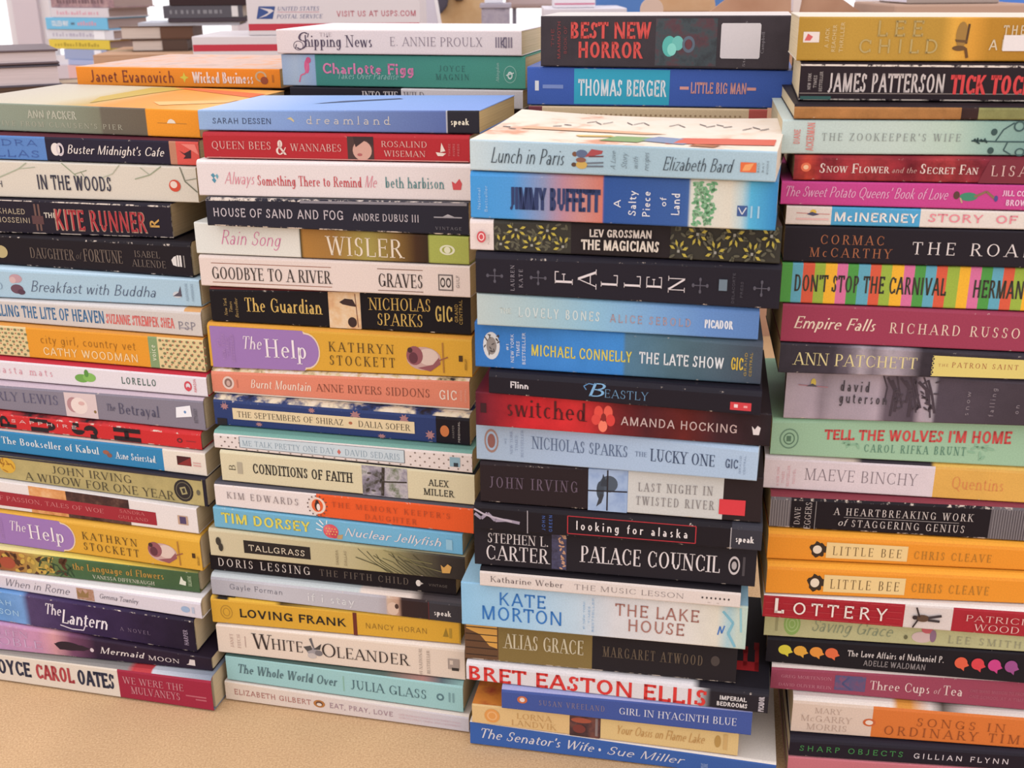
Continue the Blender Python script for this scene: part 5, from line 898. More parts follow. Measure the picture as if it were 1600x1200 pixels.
bk('bigman', '#4061b2', 'blue paperback with a turquoise author panel, beneath the thick black one',
   [('a', 'THOMAS BERGER', 904, 1041, .26, .7, 'S', '#e4ecee'), ('t', 'LITTLE BIG MAN', 1079, 1166, .36, .66, 'S', '#de9c90')],
   [('rect', 'n', 897, 1046, .04, .97, '#20a8c5'), ('rect', 'o', 1062, 1076, .46, .54, '#de9c90'), ('rect', 'o', 1167, 1181, .46, .54, '#de9c90'), ('rect', 'l', 836, 842, .38, .64, '#dcdcdc'), ('rect', 'l', 848, 880, .44, .54, '#7a90c8')], wear=.35, depth=.14)
bk('tan', ('C', (826, '#7a3c44'), (846, '#dcc29a'), (1168, '#c05a50'), (1197, '#c05a50')), 'tan and maroon paperback barely showing beneath the blue back-row book', (), [('dots', 'o', 850, 1160, .5, .7, 40, 1, 2, .06, '#a88a64')], top='#d8c4a4')
bk('child', ('L', (1243, '#b0882a'), (1330, '#bd9434'), (1470, '#b88e30'), (1490, '#e0a838'), (1520, '#d89a2c'), (1545, '#b88420'), (1650, '#b07c1c')), 'mustard gold book with washed-out capitals, topmost of the rightmost front stack',
   [('a', 'LEE', 1368, 1442, .56, .92, 'SW', '#b39a5a'), ('a', 'CHILD', 1342, 1468, .18, .5, 'SW', '#b8a060'), ('t', 'THE', 1566, 1600, .6, .82, 'SW', '#d8c8a8'), ('t', 'AFFAIR', 1546, 1640, .26, .5, 'SW', '#d8c8a8'), ('g', 'A JACK', 1289, 1295, .3, .75, 'S', '#dcc690', 1), ('g', 'REACHER', 1300, 1306, .2, .82, 'S', '#dcc690', 1), ('g', 'THRILLER', 1312, 1318, .2, .88, 'S', '#dcc690', 1)],
   [('rect', 'l', 1255, 1280, .42, .66, '#e4d8d0'), ('poly', 'l', [(1257, .46), (1262, .62), (1270, .55), (1266, .46)], '#d05a5a'), ('ell', 'p', 1502, .6, 9, .3, '#a07830'), ('line', 'p', [(1512, .85), (1510, .4)], 3, '#54381c'), ('poly', 'p', [(1492, .5), (1512, .48), (1512, .42), (1494, .44)], '#6a4a24'), ('ell', 'p', 1500, .3, 11, .06, '#6a4a24'), ('line', 'p', [(1510, .3), (1514, .08)], 4, '#6a4418'), ('rect', 's', 1568, 1606, .24, .6, '#e6dfdd')], wear=.1, depth=.085, top='#e0d4c0')
bk('patt', '#2b2126', 'scuffed black paperback with pale and red condensed capitals, under the mustard gold one',
   [('a', 'JAMES PATTERSON', 1294, 1476, .24, .76, 'S', '#cbbfba'), ('t', 'TICK TOCK', 1486, 1614, .2, .74, 'SB', '#d6393a'), ('g', 'NEW YORK', 1262, 1267, .3, .75, 'S', '#b0a6a0', 1), ('g', 'TIMES', 1271, 1276, .35, .7, 'S', '#b0a6a0', 1), ('g', 'BESTSELLER', 1280, 1285, .25, .8, 'S', '#b0a6a0', 1)],
   [('line', 'o', [(1250, .2), (1650, .22)], 1.2, '#8a7c74'), ('rect', 'o', 1252, 1300, .03, .12, '#2f5a54')], wear=1.0, depth=.14)
bk('brown', ('C', (1240, '#a8743e'), (1501, '#3a2624'), (1528, '#8a8a54')), 'thin brown and olive mottled paperback between the scuffed black one and the pale green one', (), (), mot=.4, top='#2a2126')  # near-black top colour stands in for the shade under the book above

TOPS['paris'] = [('cover_picture', [[(.64, .012), (.985, .02), (.985, .042), (.68, .036)]], '#dc6a50'), ('cover_picture', [[(.42, .014), (.55, .012), (.6, .034), (.46, .034)]], '#8aa86a'), ('cover_picture', [[(.54, .02), (.7, .01), (.74, .03), (.6, .038)]], '#8a98b4'), ('cover_picture', [[(.34, .026), (.46, .03), (.44, .036), (.32, .032)]], '#dcb868'), ('cover_picture', [[(.1, .05), (.55, .045), (.62, .05), (.4, .058), (.12, .06)]], '#e4b48c'), ('cover_picture', [[(.72, .006), (.8, .004), (.82, .012), (.74, .014)]], '#b8744c'),
  ('cover_lettering', [[(x + .03 * k, y + .006 * math.sin(3 * k + x * 20)), (x + .028 + .03 * k, y + .006 * math.sin(3 * k + 2 + x * 20)), (x + .028 + .03 * k, y + .0022 + .006 * math.sin(3 * k + 2 + x * 20)), (x + .03 * k, y + .0022 + .006 * math.sin(3 * k + x * 20))] for x, y, n in ((.3, .085, 3), (.44, .088, 3), (.6, .085, 2), (.7, .088, 4), (.86, .08, 3), (.03, .05, 2), (.2, .068, 2)) for k in range(n)], '#7c706e')]
TOPS['bret'] = [('cover_lettering', [[(.965 - .085 * v, .02 + .062 * u) for u, v in q] for q in glyph_polys('E', 'SB', 1.0)], '#a81e26')]
# ------------------------------------------------------------------ where every spine sits: key, left x, right x, top y (left, right), bottom y (left, right)
def rows(s): return [(l.split()[0],) + tuple(float(v) for v in l.split()[1:]) for l in s.strip().split('\n')]
def extend(r, left=None, right=None):
    out = []
    for i, (k, xl, xr, tl, tr, bl, br) in enumerate(r):
        st_, sb_ = (tr - tl) / (xr - xl), (br - bl) / (xr - xl)
        if left is not None:
            n = left + (i * 37 % 23) - 11; tl += st_ * (n - xl); bl += sb_ * (n - xl); xl = n
        if right is not None:
            n = right + (i * 29 % 19) - 9; tr += st_ * (n - xr); br += sb_ * (n - xr); xr = n
        out.append((k, xl, xr, tl, tr, bl, br))
    return out
ROWS1 = '''ann 0 313 161 172.5 205.5 217.5
buster 0 313 212 222 250 260.5
woods 0 311 252.5 262.5 309 318.5
kite 0 271 312 322 365 374
daughter 0 302 369 385 414 435
buddha 0 315 422 437.5 466 481
selling 0 317 469 490 503 528
city 0 322 509 532 556 583.5
pasta 0 325 564 591 594 622
betrayal 0 322 604 628 641 675
push 0 316 647 680 670 705
kabul 0 324 672.5 707.5 706 746
widow 0 325 711 747.5 748 794
passion 0 311 751 795 796 836
helpa 0 317 799 847 849 894
flowers 0 313 861 897 892 928
rome 0 316 897 944 920 969
lantern 0 308 923 972 971 1021
mermaid 0 332 973 1011 1016 1050
mulvaney 0 334 1021 1067 1064 1110.5'''
ROWS2 = '''dream 312 749 172 173 205 211
queen 320 734 209.5 215 248.5 256
always 312 736 253 260 307 316
sand 325 733 311 318 354 370
rain 308 733 356 371 397 415.5
goodbye 315 735 401 418.5 446 467
guardian 332 736 453 470 502 524.5
helpb 329 738 509 532 565 591
burnt 333 734 582 597 614 642
shiraz 337 734 626 656 664.5 698
talk 336 738 678 711 701 741
faith 348 742 706 744 752 791
memory 338 740 757 795.5 791 836
dorsey 336 723 794 834 825 869
tallgrass 330 727 828 871.5 869 909
lessing 330 713 870 911 891 932
stay 332 721 903 946 930 976
frank 333 718 936 977 973.5 1008
oleander 342 727 976 1017.5 1020 1064.5
whole 356 724 1023 1074 1063 1115
eat 354 733 1064 1122 1094.5 1148'''
ROWS3 = '''paris 735 1211 217.5 237 266.5 287
buffett 736 1211 272 290.5 342 363
magicians 735 1218 346 366.5 392 413.5
fallen 744 1217 401 419 459 482
bones 746 1184 461 488.5 509.5 532
late 743 1188 511 540 574.5 603
beastly 764 1188 586 617.5 616 652
switched 744 1202 617.5 656.5 666 700
lucky 745 1182 669 705 719 754
river 751 1188 724 755 785 819
alaska 741 1189 791 828 828 863
palace 742 1179 830 858 883 919
music 750 1156 893 928 916.5 952
lake 722 1164 917 953 977 1017
alias 727 1149 980 1019 1030 1069.5
bret 729 1199 1038 1087 1063 1117
hyacinth 784 1173 1079 1116 1108 1151
lorna 738 1152 1100 1151 1130 1183
senator 735 1210 1131 1195.5 1164 1229'''
ROWS4 = '''child 1244 1600 26 27 96 98
patt 1247 1600 100 103 157 161
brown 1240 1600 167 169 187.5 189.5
zoo 1219 1600 189 190 242 245
snowf 1239 1600 246 249 283 289
potato 1219 1600 286 292 321 331
mcin 1227 1600 324.5 332 352.5 361
road 1223 1600 354 362 410 421
carnival 1218 1600 412.5 423 474 488
empire 1219 1600 476 493 535 552
patchett 1216 1600 537.5 557 584 596
cedars 1224 1600 587 601 652.5 667
wolves 1203 1600 658 671 710 729
maeve 1192 1600 715.5 738 761.5 785
genius 1201 1600 778 796 824 843
beea 1198 1600 836 858.5 874 893
beeb 1196 1600 887 907 928 945
lottery 1191 1600 929 958.5 965 997
grace 1193 1600 966.5 1000 993 1020
love 1196 1600 997 1022.5 1033 1069
tea 1203 1600 1044 1071 1077 1111
songs 1235 1600 1096 1124 1144 1171
sharp 1232 1600 1157 1180 1181.5 1206
pink 1229 1600 1184 1208 1213 1238'''
R1, R2, R3, R4 = extend(rows(ROWS1), left=-62), rows(ROWS2), rows(ROWS3), extend(rows(ROWS4), right=1700)
YAW = [math.radians(a) for a in (13.2, 12.8, 11.2, 9.5)]
LEAN = (0.22, 0.08, -0.10, 0.03)
STK = []; PLAN = []
for r, yw, ln_ in zip((R1, R2, R3, R4), YAW, LEAN):
    k = r[-1]
    s = Stack(on_floor(k[1], k[5]), yw)
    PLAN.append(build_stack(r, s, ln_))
    STK.append(s)

# ------------------------------------------------------------------ the row behind, each pile on a closed carton
def carton(name, x0, x1, y0, y1, z0, z1, label, col='#a98a68', rz=0, group=None, pivot=None):
    """closed cardboard carton: body, two top flaps meeting at a seam, tape"""
    px, py = pivot if pivot else (x0, y0)
    r = empty(name, (px, py, z0), rz); tag(r, label, 'box', group)
    m, m2 = flat(col, .8, .1), flat('#b79b76', .5)
    w, d, h = x1 - x0, y1 - y0, z1 - z0
    MB().box(0, w, 0, d, 0.0002, h - .004, m).build('body', r, .002)
    MB().box(.0005, w - .0005, .0005, d / 2 - .001, h - .004, h - .0004, m).build('flap', r)
    MB().box(.0005, w - .0005, d / 2 + .001, d - .0005, h - .004, h - .0004, m).build('flap', r)
    MB().box(.0005, w - .0005, d / 2 - .025, d / 2 + .025, h - .0004, h - .0002, m2).build('tape', r)
    return r
def build_back(rws, s, off, label):
    prev = None; todo = []
    for i, (key, xl, xr, tl, tr, bl, br) in enumerate(rws):
        BOOKS[key]['mid'] = ((tl + bl) / 2 - ((tr + br) / 2 - (tl + bl) / 2) / (xr - xl) * xl, ((tr + br) / 2 - (tl + bl) / 2) / (xr - xl))
        o = off + .003 * (i % 2)
        a, b = (0, o), (1, o)
        p = [s.hit_line(x, y, a, b) for x, y in ((xl, tl), (xr, tr), (xl, bl), (xr, br))]
        xy0, xy1 = (p[2].x, o), (p[3].x, o)
        ln = lambda q, w: ((lambda k: (q.z - k * q.x, k))((w.z - q.z) / (w.x - q.x)))
        top, bot = ln(p[0], p[1]), ln(p[2], p[3])
        if prev is not None: top = prev
        if i == len(rws) - 1: bot = (min(p[2].z, p[3].z), 0.0)
        todo.append((key, xy0, xy1, bot, top)); prev = bot
    for key, xy0, xy1, bot, top in todo: make_book(key, s, 0, xy0, xy1, bot, top)
    key, xy0, xy1, bot, top = todo[-1]
    w = s.world(xy0[0] + .012, off + .008, 0)
    carton('cardboard_box', w.x, w.x + (xy1[0] - xy0[0]) - .024, w.y, w.y + .115, 0.0002, bot[0], label, '#4a4248', -s.yaw, None, (w.x, w.y))
build_back(rows('''janet 122 439 104 108 132.5 139.5'''), STK[0], .25, 'dark closed carton behind the leftmost front stack, under the orange book')
build_back(rows('''ship 434 815 46 48 85 89
figg 443 821 88 91 135 141
wild 455 817 139 144 166 172'''), STK[1], .20, 'dark closed carton behind the second front stack')
build_back(rows('''horror 845 1232 25 24 105 111
bigman 824 1236 113 117 165 171
tan 826 1197 167 172 196 202'''), STK[2], .15, 'dark closed carton behind the third front stack')

# ------------------------------------------------------------------ room shell
def carpet_mat():
    m, nt, b = base_mat('carpet', .95, .05)
    o = coords(nt)
    f = noise(nt, 650, o, 3, .7); g = noise(nt, 14, o, 3, .5)
    c = ramp(nt, f, [(.3, rgba('#c39c70')), (.52, rgba('#dcb688')), (.72, rgba('#ecca9e'))])
    g2 = ramp(nt, g, [(.3, (.95, .94, .93, 1)), (.7, (1.04, 1.03, 1.02, 1))])
    mm = nt.nodes.new('ShaderNodeMix'); mm.data_type = 'RGBA'; mm.blend_type = 'MULTIPLY'; mm.inputs[0].default_value = 1
    nt.links.new(c, mm.inputs[6]); nt.links.new(g2, mm.inputs[7])
    nt.links.new(mm.outputs[2], b.inputs['Base Color'])
    bp = nt.nodes.new('ShaderNodeBump'); bp.inputs['Strength'].default_value = .15; bp.inputs['Distance'].default_value = .002
    nt.links.new(f, bp.inputs['Height']); nt.links.new(bp.outputs[0], b.inputs['Normal'])
    return m
structure(MB().box(-4, 4, -2.5, 5.4, -.05, 0, carpet_mat()).build('floor'))
WALL, TRIM = flat('#cfc4cc', .8, .1), flat('#e6e2e6', .5)
WY = 4.7
def wx(px): return at(px, 40, WY).x
openings = [(wx(-420), wx(24), .23), (wx(62), wx(372), .23), (wx(735), wx(990), .2), (wx(1270), wx(1440), .2)]
mb = MB(); edges = [-4] + [e for o in openings for e in o[:2]] + [4]
for i in range(0, len(edges), 2): mb.box(edges[i], edges[i + 1], WY, WY + .12, 0, 2.5, WALL)
for x0, x1, zs in openings:
    mb.box(x0, x1, WY, WY + .12, 0, zs, WALL); mb.box(x0, x1, WY, WY + .12, 2.1, 2.5, WALL)
structure(mb.build('wall_back'))
gm = bpy.data.materials.new('window_glass'); gm.use_nodes = True
gb = gm.node_tree.nodes['Principled BSDF']; gb.inputs['Transmission Weight'].default_value = 1; gb.inputs['Roughness'].default_value = 0; gb.inputs['IOR'].default_value = 1.02
for i, (x0, x1, zs) in enumerate(openings):
    e = empty('window_%d' % (i + 1), ((x0 + x1) / 2, WY, zs)); e['kind'] = 'structure'
    w = (x1 - x0) / 2; h = 2.1 - zs
    fr = MB()
    for a, b, c, d in ((-w, -w + .035, 0, h), (w - .035, w, 0, h), (-w, w, 0, .035), (-w, w, h - .035, h)): fr.box(a, b, .03, .09, c, d, TRIM)
    fr.build('frame', e)
    MB().box(-w + .036, w - .036, .055, .061, .036, h - .036, gm).build('pane', e)
structure(MB().box(-4, 4, WY - .015, WY, 0, .09, TRIM).build('baseboard_back'))

# ------------------------------------------------------------------ things behind the stacks
def px_box(mb, px0, px1, y_top, y_bot, D, depth, mat, zb=None):
    a, b = at(px0, y_top, D), at(px1, y_bot, D)
    mb.box(a.x, b.x, D, D + depth, b.z if zb is None else zb, a.z, mat); return a, b
# far pile of seven hardbacks at the left
pile = [('#a58c90', 57, 178, -9, 12.5, 238, 'M', 'mottled brownish hardback, topmost of the far pile by the window'), ('#d4cfd6', 61, 170, 14, 28, 221, '', 'pale lilac hardback second from the top of the far pile'),
        ('#6fbce4', 50, 169, 29, 47, 226, '', 'sky blue hardback with white lettering in the far pile'), ('#d6d6e0', 49, 178, 47.5, 63, 190, '', 'whitish hardback between the blue and yellow ones in the far pile'),
        ('#ddc43a', 56, 172, 63.5, 78, 204, '', 'yellow hardback in the far pile by the window'), ('#9aa8cc', 86, 168, 79, 94.5, 206, '', 'slate blue hardback with a white spine tag, below the yellow one'),
        ('#a8b4dc', 95, 163, 95, 103, 206, '', 'thin periwinkle hardback low in the far pile'), ('#dcb4b4', 94, 165, 103.5, 128, 206, '', 'thick pink hardback lowest visible in the far pile')]
D = 2.9
zprev = None
for i, (colr, x0, x1, y0, y1, xr, kd, lab) in enumerate(pile):
    a, b = at(x0, y0, D), at(x1, y1, D)
    zt, zb = (a.z if zprev is None else zprev - .0004), b.z
    zprev = zb
    yaw = .42
    L = (b.x - a.x) / math.cos(yaw) ; dp = .15 if xr > 190 else .12
    r = empty('hardcover_book', (a.x, D + L * math.sin(yaw), zb), -yaw); tag(r, lab, 'book', None)
    h = zt - zb
    m = flat(colr) if not kd else flat('M:#b89a98,#a58488,#8a7078:60')
    cv = MB().box(0, L, 0, .003, 0, h, m).box(0, L, 0.003, dp, 0, .0025, m).box(0, L, .003, dp, h - .0025, h, m)
    cv.build('cover', r, .0008)
    MB().box(.004, L - .004, .0035, dp - .004, .0026, h - .0026, page_mat('#b09a94')).build('page_block', r)
    if i == 2:
        ps = [[(.02 + .055 * u / text_width('COLLEEN WAY', 'SB'), h * (.28 + .46 * v)) for u, v in q] for q in glyph_polys('COLLEEN WAY', 'SB', 1.0)]
        t = MB()
        for q in ps: t.add([(u, -.0003, v) for u, v in q], [tuple(range(len(q)))], flat('#f0f2f4'))
        t.build('author_lettering', r)['label'] = 'white lettering'
        t = MB()
        for k in range(7): t.box(.105 + k * .009, .111 + k * .009, -.0004, -.0001, h * .35, h * (.6 + .06 * (k % 3)), flat('#c8a0b8'))
        t.build('title_lettering', r)
        MB().box(.083, .095, -.0004, -.0001, h * .4, h * .6, flat('#5a7a90')).build('publisher_logo', r)
    if i in (0, 1, 3, 4):
        t = MB()
        c2 = {0: '#7a6066', 1: '#d8a4b4', 3: '#b8b4c8', 4: '#b09a2c'}[i]
        rr = random.Random(i)
        for k in range(15): t.box(L * (.1 + .05 * k), L * (.1 + .05 * k + rr.uniform(.015, .04)), -.0004, -.0001, h * .3, h * rr.uniform(.5, .75), flat(c2))
        t.build('title_lettering', r)
    if i in (3, 5, 6): MB().box(L * .72, L * .88, -.0008, -.0001, h * .05, h * .95, flat('#eceef6')).build('price_sticker', r)['label'] = 'white spine tag'
a = at(94, 128, D)
carton('cardboard_box', a.x + .01, a.x + .16, D + .075, D + .2, .0002, zprev - .0003, 'plain carton holding up the far pile of hardbacks', '#9a8478', -.42, None, (a.x + .02, D + .075))

# two thick books showing their fore edges at the left border, turned away to the right
for i, (y0, y1, lab, c) in enumerate(((81, 104.5, 'thick book showing its pale page edges at the left border, upper of two', '#6a5a5e'), (105.5, 140, 'thicker book showing its pale page edges at the left border, lower of two', '#5c5660'))):
    rz = .47
    A, Bp = at(-40, y0, 1.42), at(-40, y1, 1.42)
    q = ray(92, 90); u = Vector((math.cos(rz), math.sin(rz)))
    L = (A.x * q.y - A.y * q.x) / (u.y * q.x - u.x * q.y)
    r = empty('hardcover_book', (A.x, A.y, Bp.z + .0002), rz); tag(r, lab, 'book')
    h = A.z - Bp.z; zlow = Bp.z
    MB().box(0, L, 0, .14, 0, .0025, flat(c)).box(0, L, 0, .14, h - .0025, h, flat(c)).box(0, L, .137, .14, .0025, h - .0025, flat(c)).build('cover', r, .0008)
    MB().box(.003, L - .003, .003, .1365, .0026, h - .0026, page_mat('#dccccc')).build('page_block', r)
carton('cardboard_box', A.x, A.x + .12, A.y, A.y + .11, .0002, zlow - .0003, 'carton under the two thick books at the left border', '#8a7468', rz, None, (A.x + .01, A.y + .02))

# low table with the postal boxes
TZ = .415
t = empty('low_table', (-.6, 1.66, 0)); tag(t, 'low tan table behind the book row carrying the postal cartons', 'table')
MB().box(0, .7, 0, .62, TZ - .03, TZ, flat('#c8a888', .5)).build('table_top', t, .004)
for x in (.02, .64):
    for y in (.03, .55): MB().box(x, x + .04, y, y + .04, .0003, TZ - .03, flat('#a88868')).build('leg', t)
WHITE, RED, NAVY = flat('#d9d2d4', .5), flat('#c23848', .5), flat('#3f5690', .5)
def postal(px0, px1, yt, yb, D, depth, label, stripe, z0=None, writing=False, thick=False):
    a, b = at(px0, yt, D), at(px1, yb, D)
    zb = b.z if z0 is None else z0
    r = empty('shipping_box', (a.x, D, zb)); tag(r, label, 'box')
    w, h = b.x - a.x, a.z - zb
    MB().box(0, w, 0, depth, 0, h, WHITE).build('body', r, .0015)
    s0, s1 = [at(px0, y, D).z - zb for y in stripe]
    MB().box(.0012, w - .0012, -.0003, .0005, s1, s0, RED).build('stripe', r)['label'] = 'red stripe'
    def words(txt, x0, x1, y0, y1, sty, m, name):
        u0, u1 = at(x0, y1, D), at(x1, y0, D)
        wd = text_width(txt, sty); W, Hh = u1.x - u0.x, u1.z - u0.z
        mb = MB()
        for q in glyph_polys(txt, sty, (W / wd) / Hh):
            mb.add([(u0.x - a.x + W * u / wd, -.0004, u0.z - zb + Hh * v) for u, v in q], [tuple(range(len(q)))], m)
        return mb.build(name, r)
    if writing:
        words('UNITED STATES', 433, 498, 10, 17, 'I', NAVY, 'service_lettering')
        words('POSTAL SERVICE', 432, 503, 22, 29, 'I', NAVY, 'service_lettering')
        words('VISIT US AT USPS.COM', 526, 650, 16, 26, 'S', flat('#c4586a', .5), 'address_lettering')
        def P(x, y): q = at(x, y, D); return (q.x - a.x, q.z - zb)
        MB().prism([P(433, 19.2), P(499, 19.0), P(499, 18.4), P(433, 18.6)][::-1], -.0004, 0.0004, flat('#d08090')).build('underline', r)
        lg = MB().prism([P(404, 10), P(430, 10), P(426, 29.5), P(401, 29.5)], -.0004, .0004, NAVY).build('eagle_logo', r)
        MB().prism([P(405, 12), P(424, 14.5), P(428, 17), P(416, 25), P(404, 28.5), P(420, 20), P(418, 17.5)], -.0007, -.0003, WHITE).build('eagle_head', lg)
    return r
postal(299, 560, 57, 90, 1.9, .2, 'white shipping carton with a red stripe lying on the low table', (70, 80.5), TZ + .0003)
ztop = TZ + .0003 + (at(299, 57, 1.9).z - TZ)
zl = TZ + .0003 + (at(299, 57, 1.9).z - TZ - .0003) + .0004
postal(378, 657.5, -70, 67, 1.905, .16, 'tall white postal carton with blue eagle logo standing on the striped one', (37.5, 48), zl, True)
# torn paper edge on the lower carton
# dark pile beyond
D = 2.6
base = None
spec = [('#3a2a2c', 262, 384, -16, 8, 'dark maroon hardback topmost of the blurred pile left of the postal cartons'), ('#5c5a62', 254, 378, 9.5, 28, 'charcoal hardback with a white spine tag in the blurred pile'), ('#4a4048', 262, 384, 28.5, 34, 'thin dark book under the charcoal hardback in the blurred pile'),
        ('#b8bcc8', 215, 372, 34.5, 40, 'flat greyish book sticking out leftward in the blurred pile'), ('#6a4c3c', 186, 300, 41, 61.5, 'brown hardback showing rounded cream page edges in the blurred pile'), ('#5a463c', 204, 292, 62, 80, 'brown hardback with cream page edges lowest in the blurred pile')]
zp = None
for i, (c, x0, x1, y0, y1, lab) in enumerate(spec):
    a, b = at(x0, y0, D), at(x1, y1, D)
    zt = a.z if zp is None else zp - .0004; zb = b.z; zp = zb
    r = empty('hardcover_book', (a.x, D, zb), .1); tag(r, lab, 'book')
    L, h = b.x - a.x, zt - zb; m = flat(c)
    if i < 4:
        MB().box(0, L, 0, .003, 0, h, m).box(0, L, .003, .14, 0, .002, m).box(0, L, .003, .14, h - .002, h, m).build('cover', r, .0008)
        MB().box(.003, L - .003, .0035, .137, .0021, h - .0021, page_mat('#c8b8a8')).build('page_block', r)
    else:
        MB().box(0, L, 0, .14, 0, .002, m).box(0, L, 0, .14, h - .002, h, m).box(L * .55, L, .0, .14, .002, h - .002, m).build('cover', r, .0008)
        MB().box(.003, L * .548, .003, .137, .0021, h - .0021, page_mat('#d8c8bc')).build('page_block', r)
    if i == 1:
        MB().box(L * .86, L * .94, -.0008, -.0001, h * .1, h * .95, flat('#dedcdc')).build('price_sticker', r)['label'] = 'white spine tag'
        t = MB(); rr = random.Random(4)
        for k in range(10): t.box(L * (.08 + .07 * k), L * (.08 + .07 * k + rr.uniform(.02, .05)), -.0004, -.0001, h * .35, h * .65, flat('#8a8a90'))
        t.build('title_lettering', r)
a = at(190, 80, D)
carton('cardboard_box', a.x - .03, a.x + .2, D - .1, D + .2, .0002, zp - .0003, 'tan carton under the blurred dark pile of books', '#c49c7c', .1, None, (a.x - .03, D - .1))

# cabinet, leaning board, pouch, crate, white parcel and stool by the bright window
D = 3.4
WOOD = flat('M:#c8a06c,#d4b080,#ddbc90:9', .6)
x0, x1 = at(672, 0, D).x, at(764, 0, D).x
r = empty('wooden_cabinet', (x0, D, 0)); tag(r, 'pale wooden drawer cabinet beyond the postal cartons', 'cabinet')
w = x1 - x0
MB().box(0, w, 0, .3, .0003, .8, WOOD).build('body', r, .004)
for k in range(4):
    d_ = MB().box(.012, w - .012, -.014, 0, .03 + k * .19, .205 + k * .19, WOOD).build('drawer', r, .003)
    MB().box(w / 2 - .012, w / 2 + .012, -.03, -.014, .11 + k * .19, .128 + k * .19, flat('#5a4a44')).build('knob', d_, .004)
r = empty('foam_board', tuple(at(648, 42, 2.3) * 1) ); r.location.z = 0.0
tag(r, 'white slanting board leaning behind the postal carton', 'board')
q = [at(p, y, 2.3) - r.location for p, y in ((648, 44), (686, 44), (668, -60), (648, -60))]
pts = [(q[0].x, .0005), (q[1].x + .12, .0005), (q[1].x, q[1].z), (q[2].x, q[2].z), (q[3].x, q[3].z)]
MB().prism(pts, 0, .012, flat('#d6d2e0')).build('panel', r)
MB().prism([(q[1].x + .12, .0005), (q[1].x + .126, .0005), (q[1].x + .006, q[1].z), (q[2].x + .006, q[2].z), (q[2].x, q[2].z), (q[1].x, q[1].z)], -.001, .013, flat('#f2f0f4')).build('edge_strip', r)
q = [at(p, y, D - .03) for p, y in ((674, -30), (704, -30), (699, 10), (688, 23), (682, 14))]
o = empty('dark_pouch', (q[0].x, D - .05, q[3].z)); tag(o, 'dark grey pointed pouch hanging against the pale cabinet', 'bag')
MB().prism([(v.x - q[0].x, v.z - q[3].z) for v in q][::-1], 0, .034, flat('#55505c', .8)).build('pouch', o, .006)
MB().box(.02, .024, .015, .02, q[0].z - q[3].z, .8 - q[3].z + .004, flat('#3a363e')).box(.02, .024, .015, .07, .8 - q[3].z + .001, .8 - q[3].z + .005, flat('#3a363e')).build('strap', o)
D = 3.2
a, b = at(752, 13, D), at(797, 60, D)
r = empty('storage_crate', (a.x, D, 0)); tag(r, 'grey mottled crate beside the pale wooden cabinet', 'crate')
MB().box(0, b.x - a.x, 0, .12, .0003, a.z, flat('M:#a49caa,#b8aeb8,#8c8494:30', .7)).build('body', r, .003)
MB().box(-.004, b.x - a.x + .004, -.004, .124, a.z, a.z + .012, flat('#b4acb8', .7)).build('rim', r, .002)
a2 = at(757, 8, D)
r = empty('parcel', (a2.x, D + .01, a.z + .0122), .0); tag(r, 'small white parcel on the grey mottled crate', 'parcel')
MB().box(0, .05, 0, .08, .0003, .06, flat('#eceaf0')).build('body', r, .002)
MB().box(.008, .03, -.0006, .0002, .012, .016, flat('#c07890')).build('label_strip', r)
D = 3.5
a, b = at(790, -12, D), at(816, 13, D)
r = empty('stool', (a.x, D, 0)); tag(r, 'beige stool with grey legs before the bright window', 'stool')
MB().box(0, b.x - a.x + .2, 0, .24, b.z, b.z + .05, flat('#c8b4b4', .7)).build('seat', r, .012)
for x in (.02, .2):
    for y in (.02, .19): MB().box(x, x + .012, y, y + .012, .0003, b.z, flat('#8a8898')).build('leg', r)
# right side: parcel box, blue bin, open carton, paper, lying book
D = 2.3
a, b = at(866, -25, D), at(930, 12, D)
t = empty('plinth_box', (a.x - .02, D - .02, 0)); tag(t, 'white lower carton under the parcel with a pink line, by the window', 'box')
MB().box(0, .16, 0, .2, .0003, b.z - .0004, flat('#e2dde4')).build('body', t, .002)
r = empty('shipping_box', (a.x, D, b.z)); tag(r, 'white parcel with a thin pink line near the blue bin', 'box')
MB().box(0, b.x - a.x, 0, .12, 0, a.z - b.z, flat('#ece8ee')).build('body', r, .002)
zz_ = at(866, 7.5, D).z - b.z
MB().box(.001, b.x - a.x - .001, -.0005, .0005, zz_, zz_ + .0028, flat('#d87c98')).build('stripe', r)['label'] = 'pink stripe'
D = 2.5
a, b = at(932, -30, D), at(1004, 40, D)
r = empty('plastic_bin', (a.x, D, 0)); tag(r, 'bright blue plastic bin partly hidden behind the thick black book', 'bin')
BLUE = flat('#5f8ed0', .35)
w = b.x - a.x + .25; h = a.z
mb = MB().box(0, w, 0, .006, .0003, h, BLUE).box(0, w, .29, .296, .0003, h, BLUE).box(0, .006, .006, .29, .0003, h, BLUE).box(w - .006, w, .006, .29, .0003, h, BLUE).box(.006, w - .006, .006, .29, .0003, .008, BLUE)
mb.build('body', r, .001)
MB().box(-.012, w + .012, -.012, -.0002, h - .02, h, BLUE).build('rim', r, .003)
D = 1.75
KR = flat('M:#b08468,#bc9276,#c49c80:7', .85, .05)
a, b = at(1052, 24, D), at(1306, 60, D)
r = empty('open_carton', (a.x, D, 0)); tag(r, 'open brown carton with raised flaps and clear tape behind the right stacks', 'box')
w, h, dp = b.x - a.x, a.z - .004, .34
mb = MB().box(0, w, 0, .005, .0003, h, KR).box(0, w, dp - .005, dp, .0003, h, KR).box(0, .005, .005, dp - .005, .0003, h, KR).box(w - .005, w, .005, dp - .005, .0003, h, KR).box(.005, w - .005, .005, dp - .005, .0003, .006, KR)
mb.build('body', r)
def flap(pts, y0, y1, mat=KR, name='flap'): return MB().prism(pts, y0, y1, mat).build(name, r)
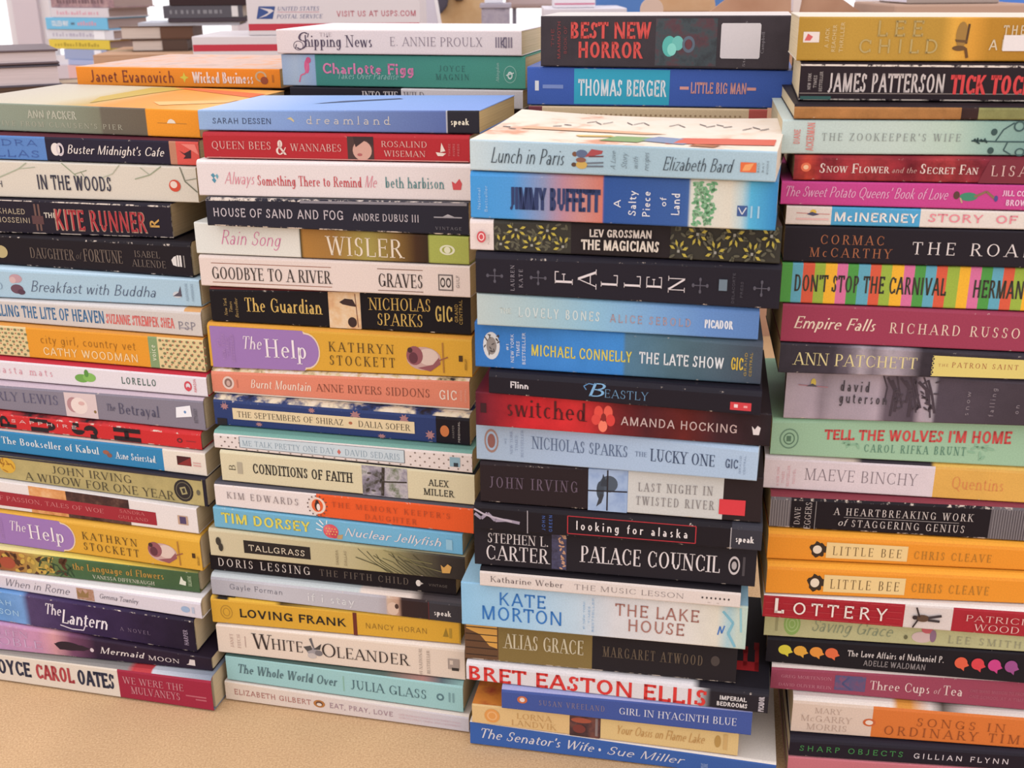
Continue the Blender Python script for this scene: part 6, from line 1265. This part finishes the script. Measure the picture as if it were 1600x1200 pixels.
def fx(p, y): q = at(p, y, D); return (q.x - a.x, max(q.z, h))
flap([fx(1100, 25), (fx(1236, 25)[0], h), (fx(1236, -22)[0], fx(0, -22)[1]), (fx(1150, 0)[0], fx(0, -4)[1])], .0, .005)
flap([fx(1248, 25), (fx(1356, 25)[0], h), (fx(1302, -2)[0], fx(0, -2)[1]), (fx(1250, -22)[0], fx(0, -22)[1])], .0055, .0105)
flap([(0, h), (w * .5, h), (w * .45, h + .06), (.01, h + .055)], dp - .005, dp, flat('M:#d8a878,#e0b488,#d09c6c:8', .85), 'flap')
MB().prism([fx(1238, 25), (fx(1247, 25)[0], h), (fx(1256, -10)[0], fx(0, -10)[1]), (fx(1240, -10)[0], fx(0, -10)[1])], -.001, -.0002, flat('#e2d4ce', .2)).build('tape', r)
D = 1.62
n = 12
a = at(1000, 30, D); b = at(1036, 30, D)
r = empty('cardboard_tab', (a.x, D, 0)); tag(r, 'rounded beige cardboard tab rising behind the thick black book', 'cardboard')
w = b.x - a.x; zt = at(1000, -3, D).z; zb_ = at(0, 22, D).z
pts = [(0, .0004), (w, .0004), (w, zb_)] + [(w / 2 + w / 2 * math.cos(math.pi * i / n), zb_ + (zt - zb_) * math.sin(math.pi * i / n)) for i in range(1, n)] + [(0, zb_)]
MB().prism(pts, 0, .004, flat('#d2b8a8', .8)).build('tab', r)
D = 2.15
a, b = at(1325, -40, D), at(1400, 40, D)
r = empty('paper_sack', (a.x, D, 0)); tag(r, 'white paper sheet standing behind the open brown carton', 'paper')
MB().prism([(0, .0004), (b.x - a.x, .0004), (b.x - a.x + .01, a.z), (.02, a.z + .01)], 0, .003, flat('#ecebf0')).build('sheet', r)
D = 1.66
bx0, bx1 = at(1418, 0, D).x, at(1562, 0, D).x
zb_ = at(0, 17.5, D).z
r = empty('cardboard_box', (bx0 - .02, D - .01, 0)); tag(r, 'pinkish tan carton under the flat beige box at the top right', 'box')
MB().box(0, bx1 - bx0 + .06, 0, .2, .0003, zb_ - .0004, flat('#bc9c88', .8)).build('body', r, .003)
MB().box(.002, bx1 - bx0 + .058, .09, .11, zb_ - .0005, zb_ - .0003, flat('#d8c4b4', .3)).build('tape', r)
r = empty('flat_box', (bx0, D, zb_)); tag(r, 'flat greyish beige box with a white left end at the top right', 'box')
MB().box(0, bx1 - bx0, 0, .13, 0, .05, flat('#aa9a90', .7)).build('body', r, .002)
MB().box(-.0006, .0002, .003, .127, .002, .048, flat('#e4dee8')).build('label_patch', r)['label'] = 'white end label'
D = 2.05
a = at(1556, 26, D)
r = empty('blue_basin', (a.x + .13, D + .2, 0)); tag(r, 'bright blue round basin at the top right corner', 'basin')
n = 32; V = []; Fc = []
prof = [(.0, .0005), (.10, .0005), (.16, .3), (.19, a.z + .06), (.2, a.z + .06), (.17, .3), (.11, .012), (0, .012)]
for i in range(n):
    g = 2 * math.pi * i / n
    V += [(p * math.cos(g), p * math.sin(g), z) for p, z in prof]
k = len(prof)
for i in range(n):
    j = (i + 1) % n
    for q in range(k - 1): Fc.append((i * k + q, j * k + q, j * k + q + 1, i * k + q + 1))
o = mesh_obj('bowl', V, Fc, [flat('#4f80d0', .3)], None, r)
for p in o.data.polygons: p.use_smooth = True
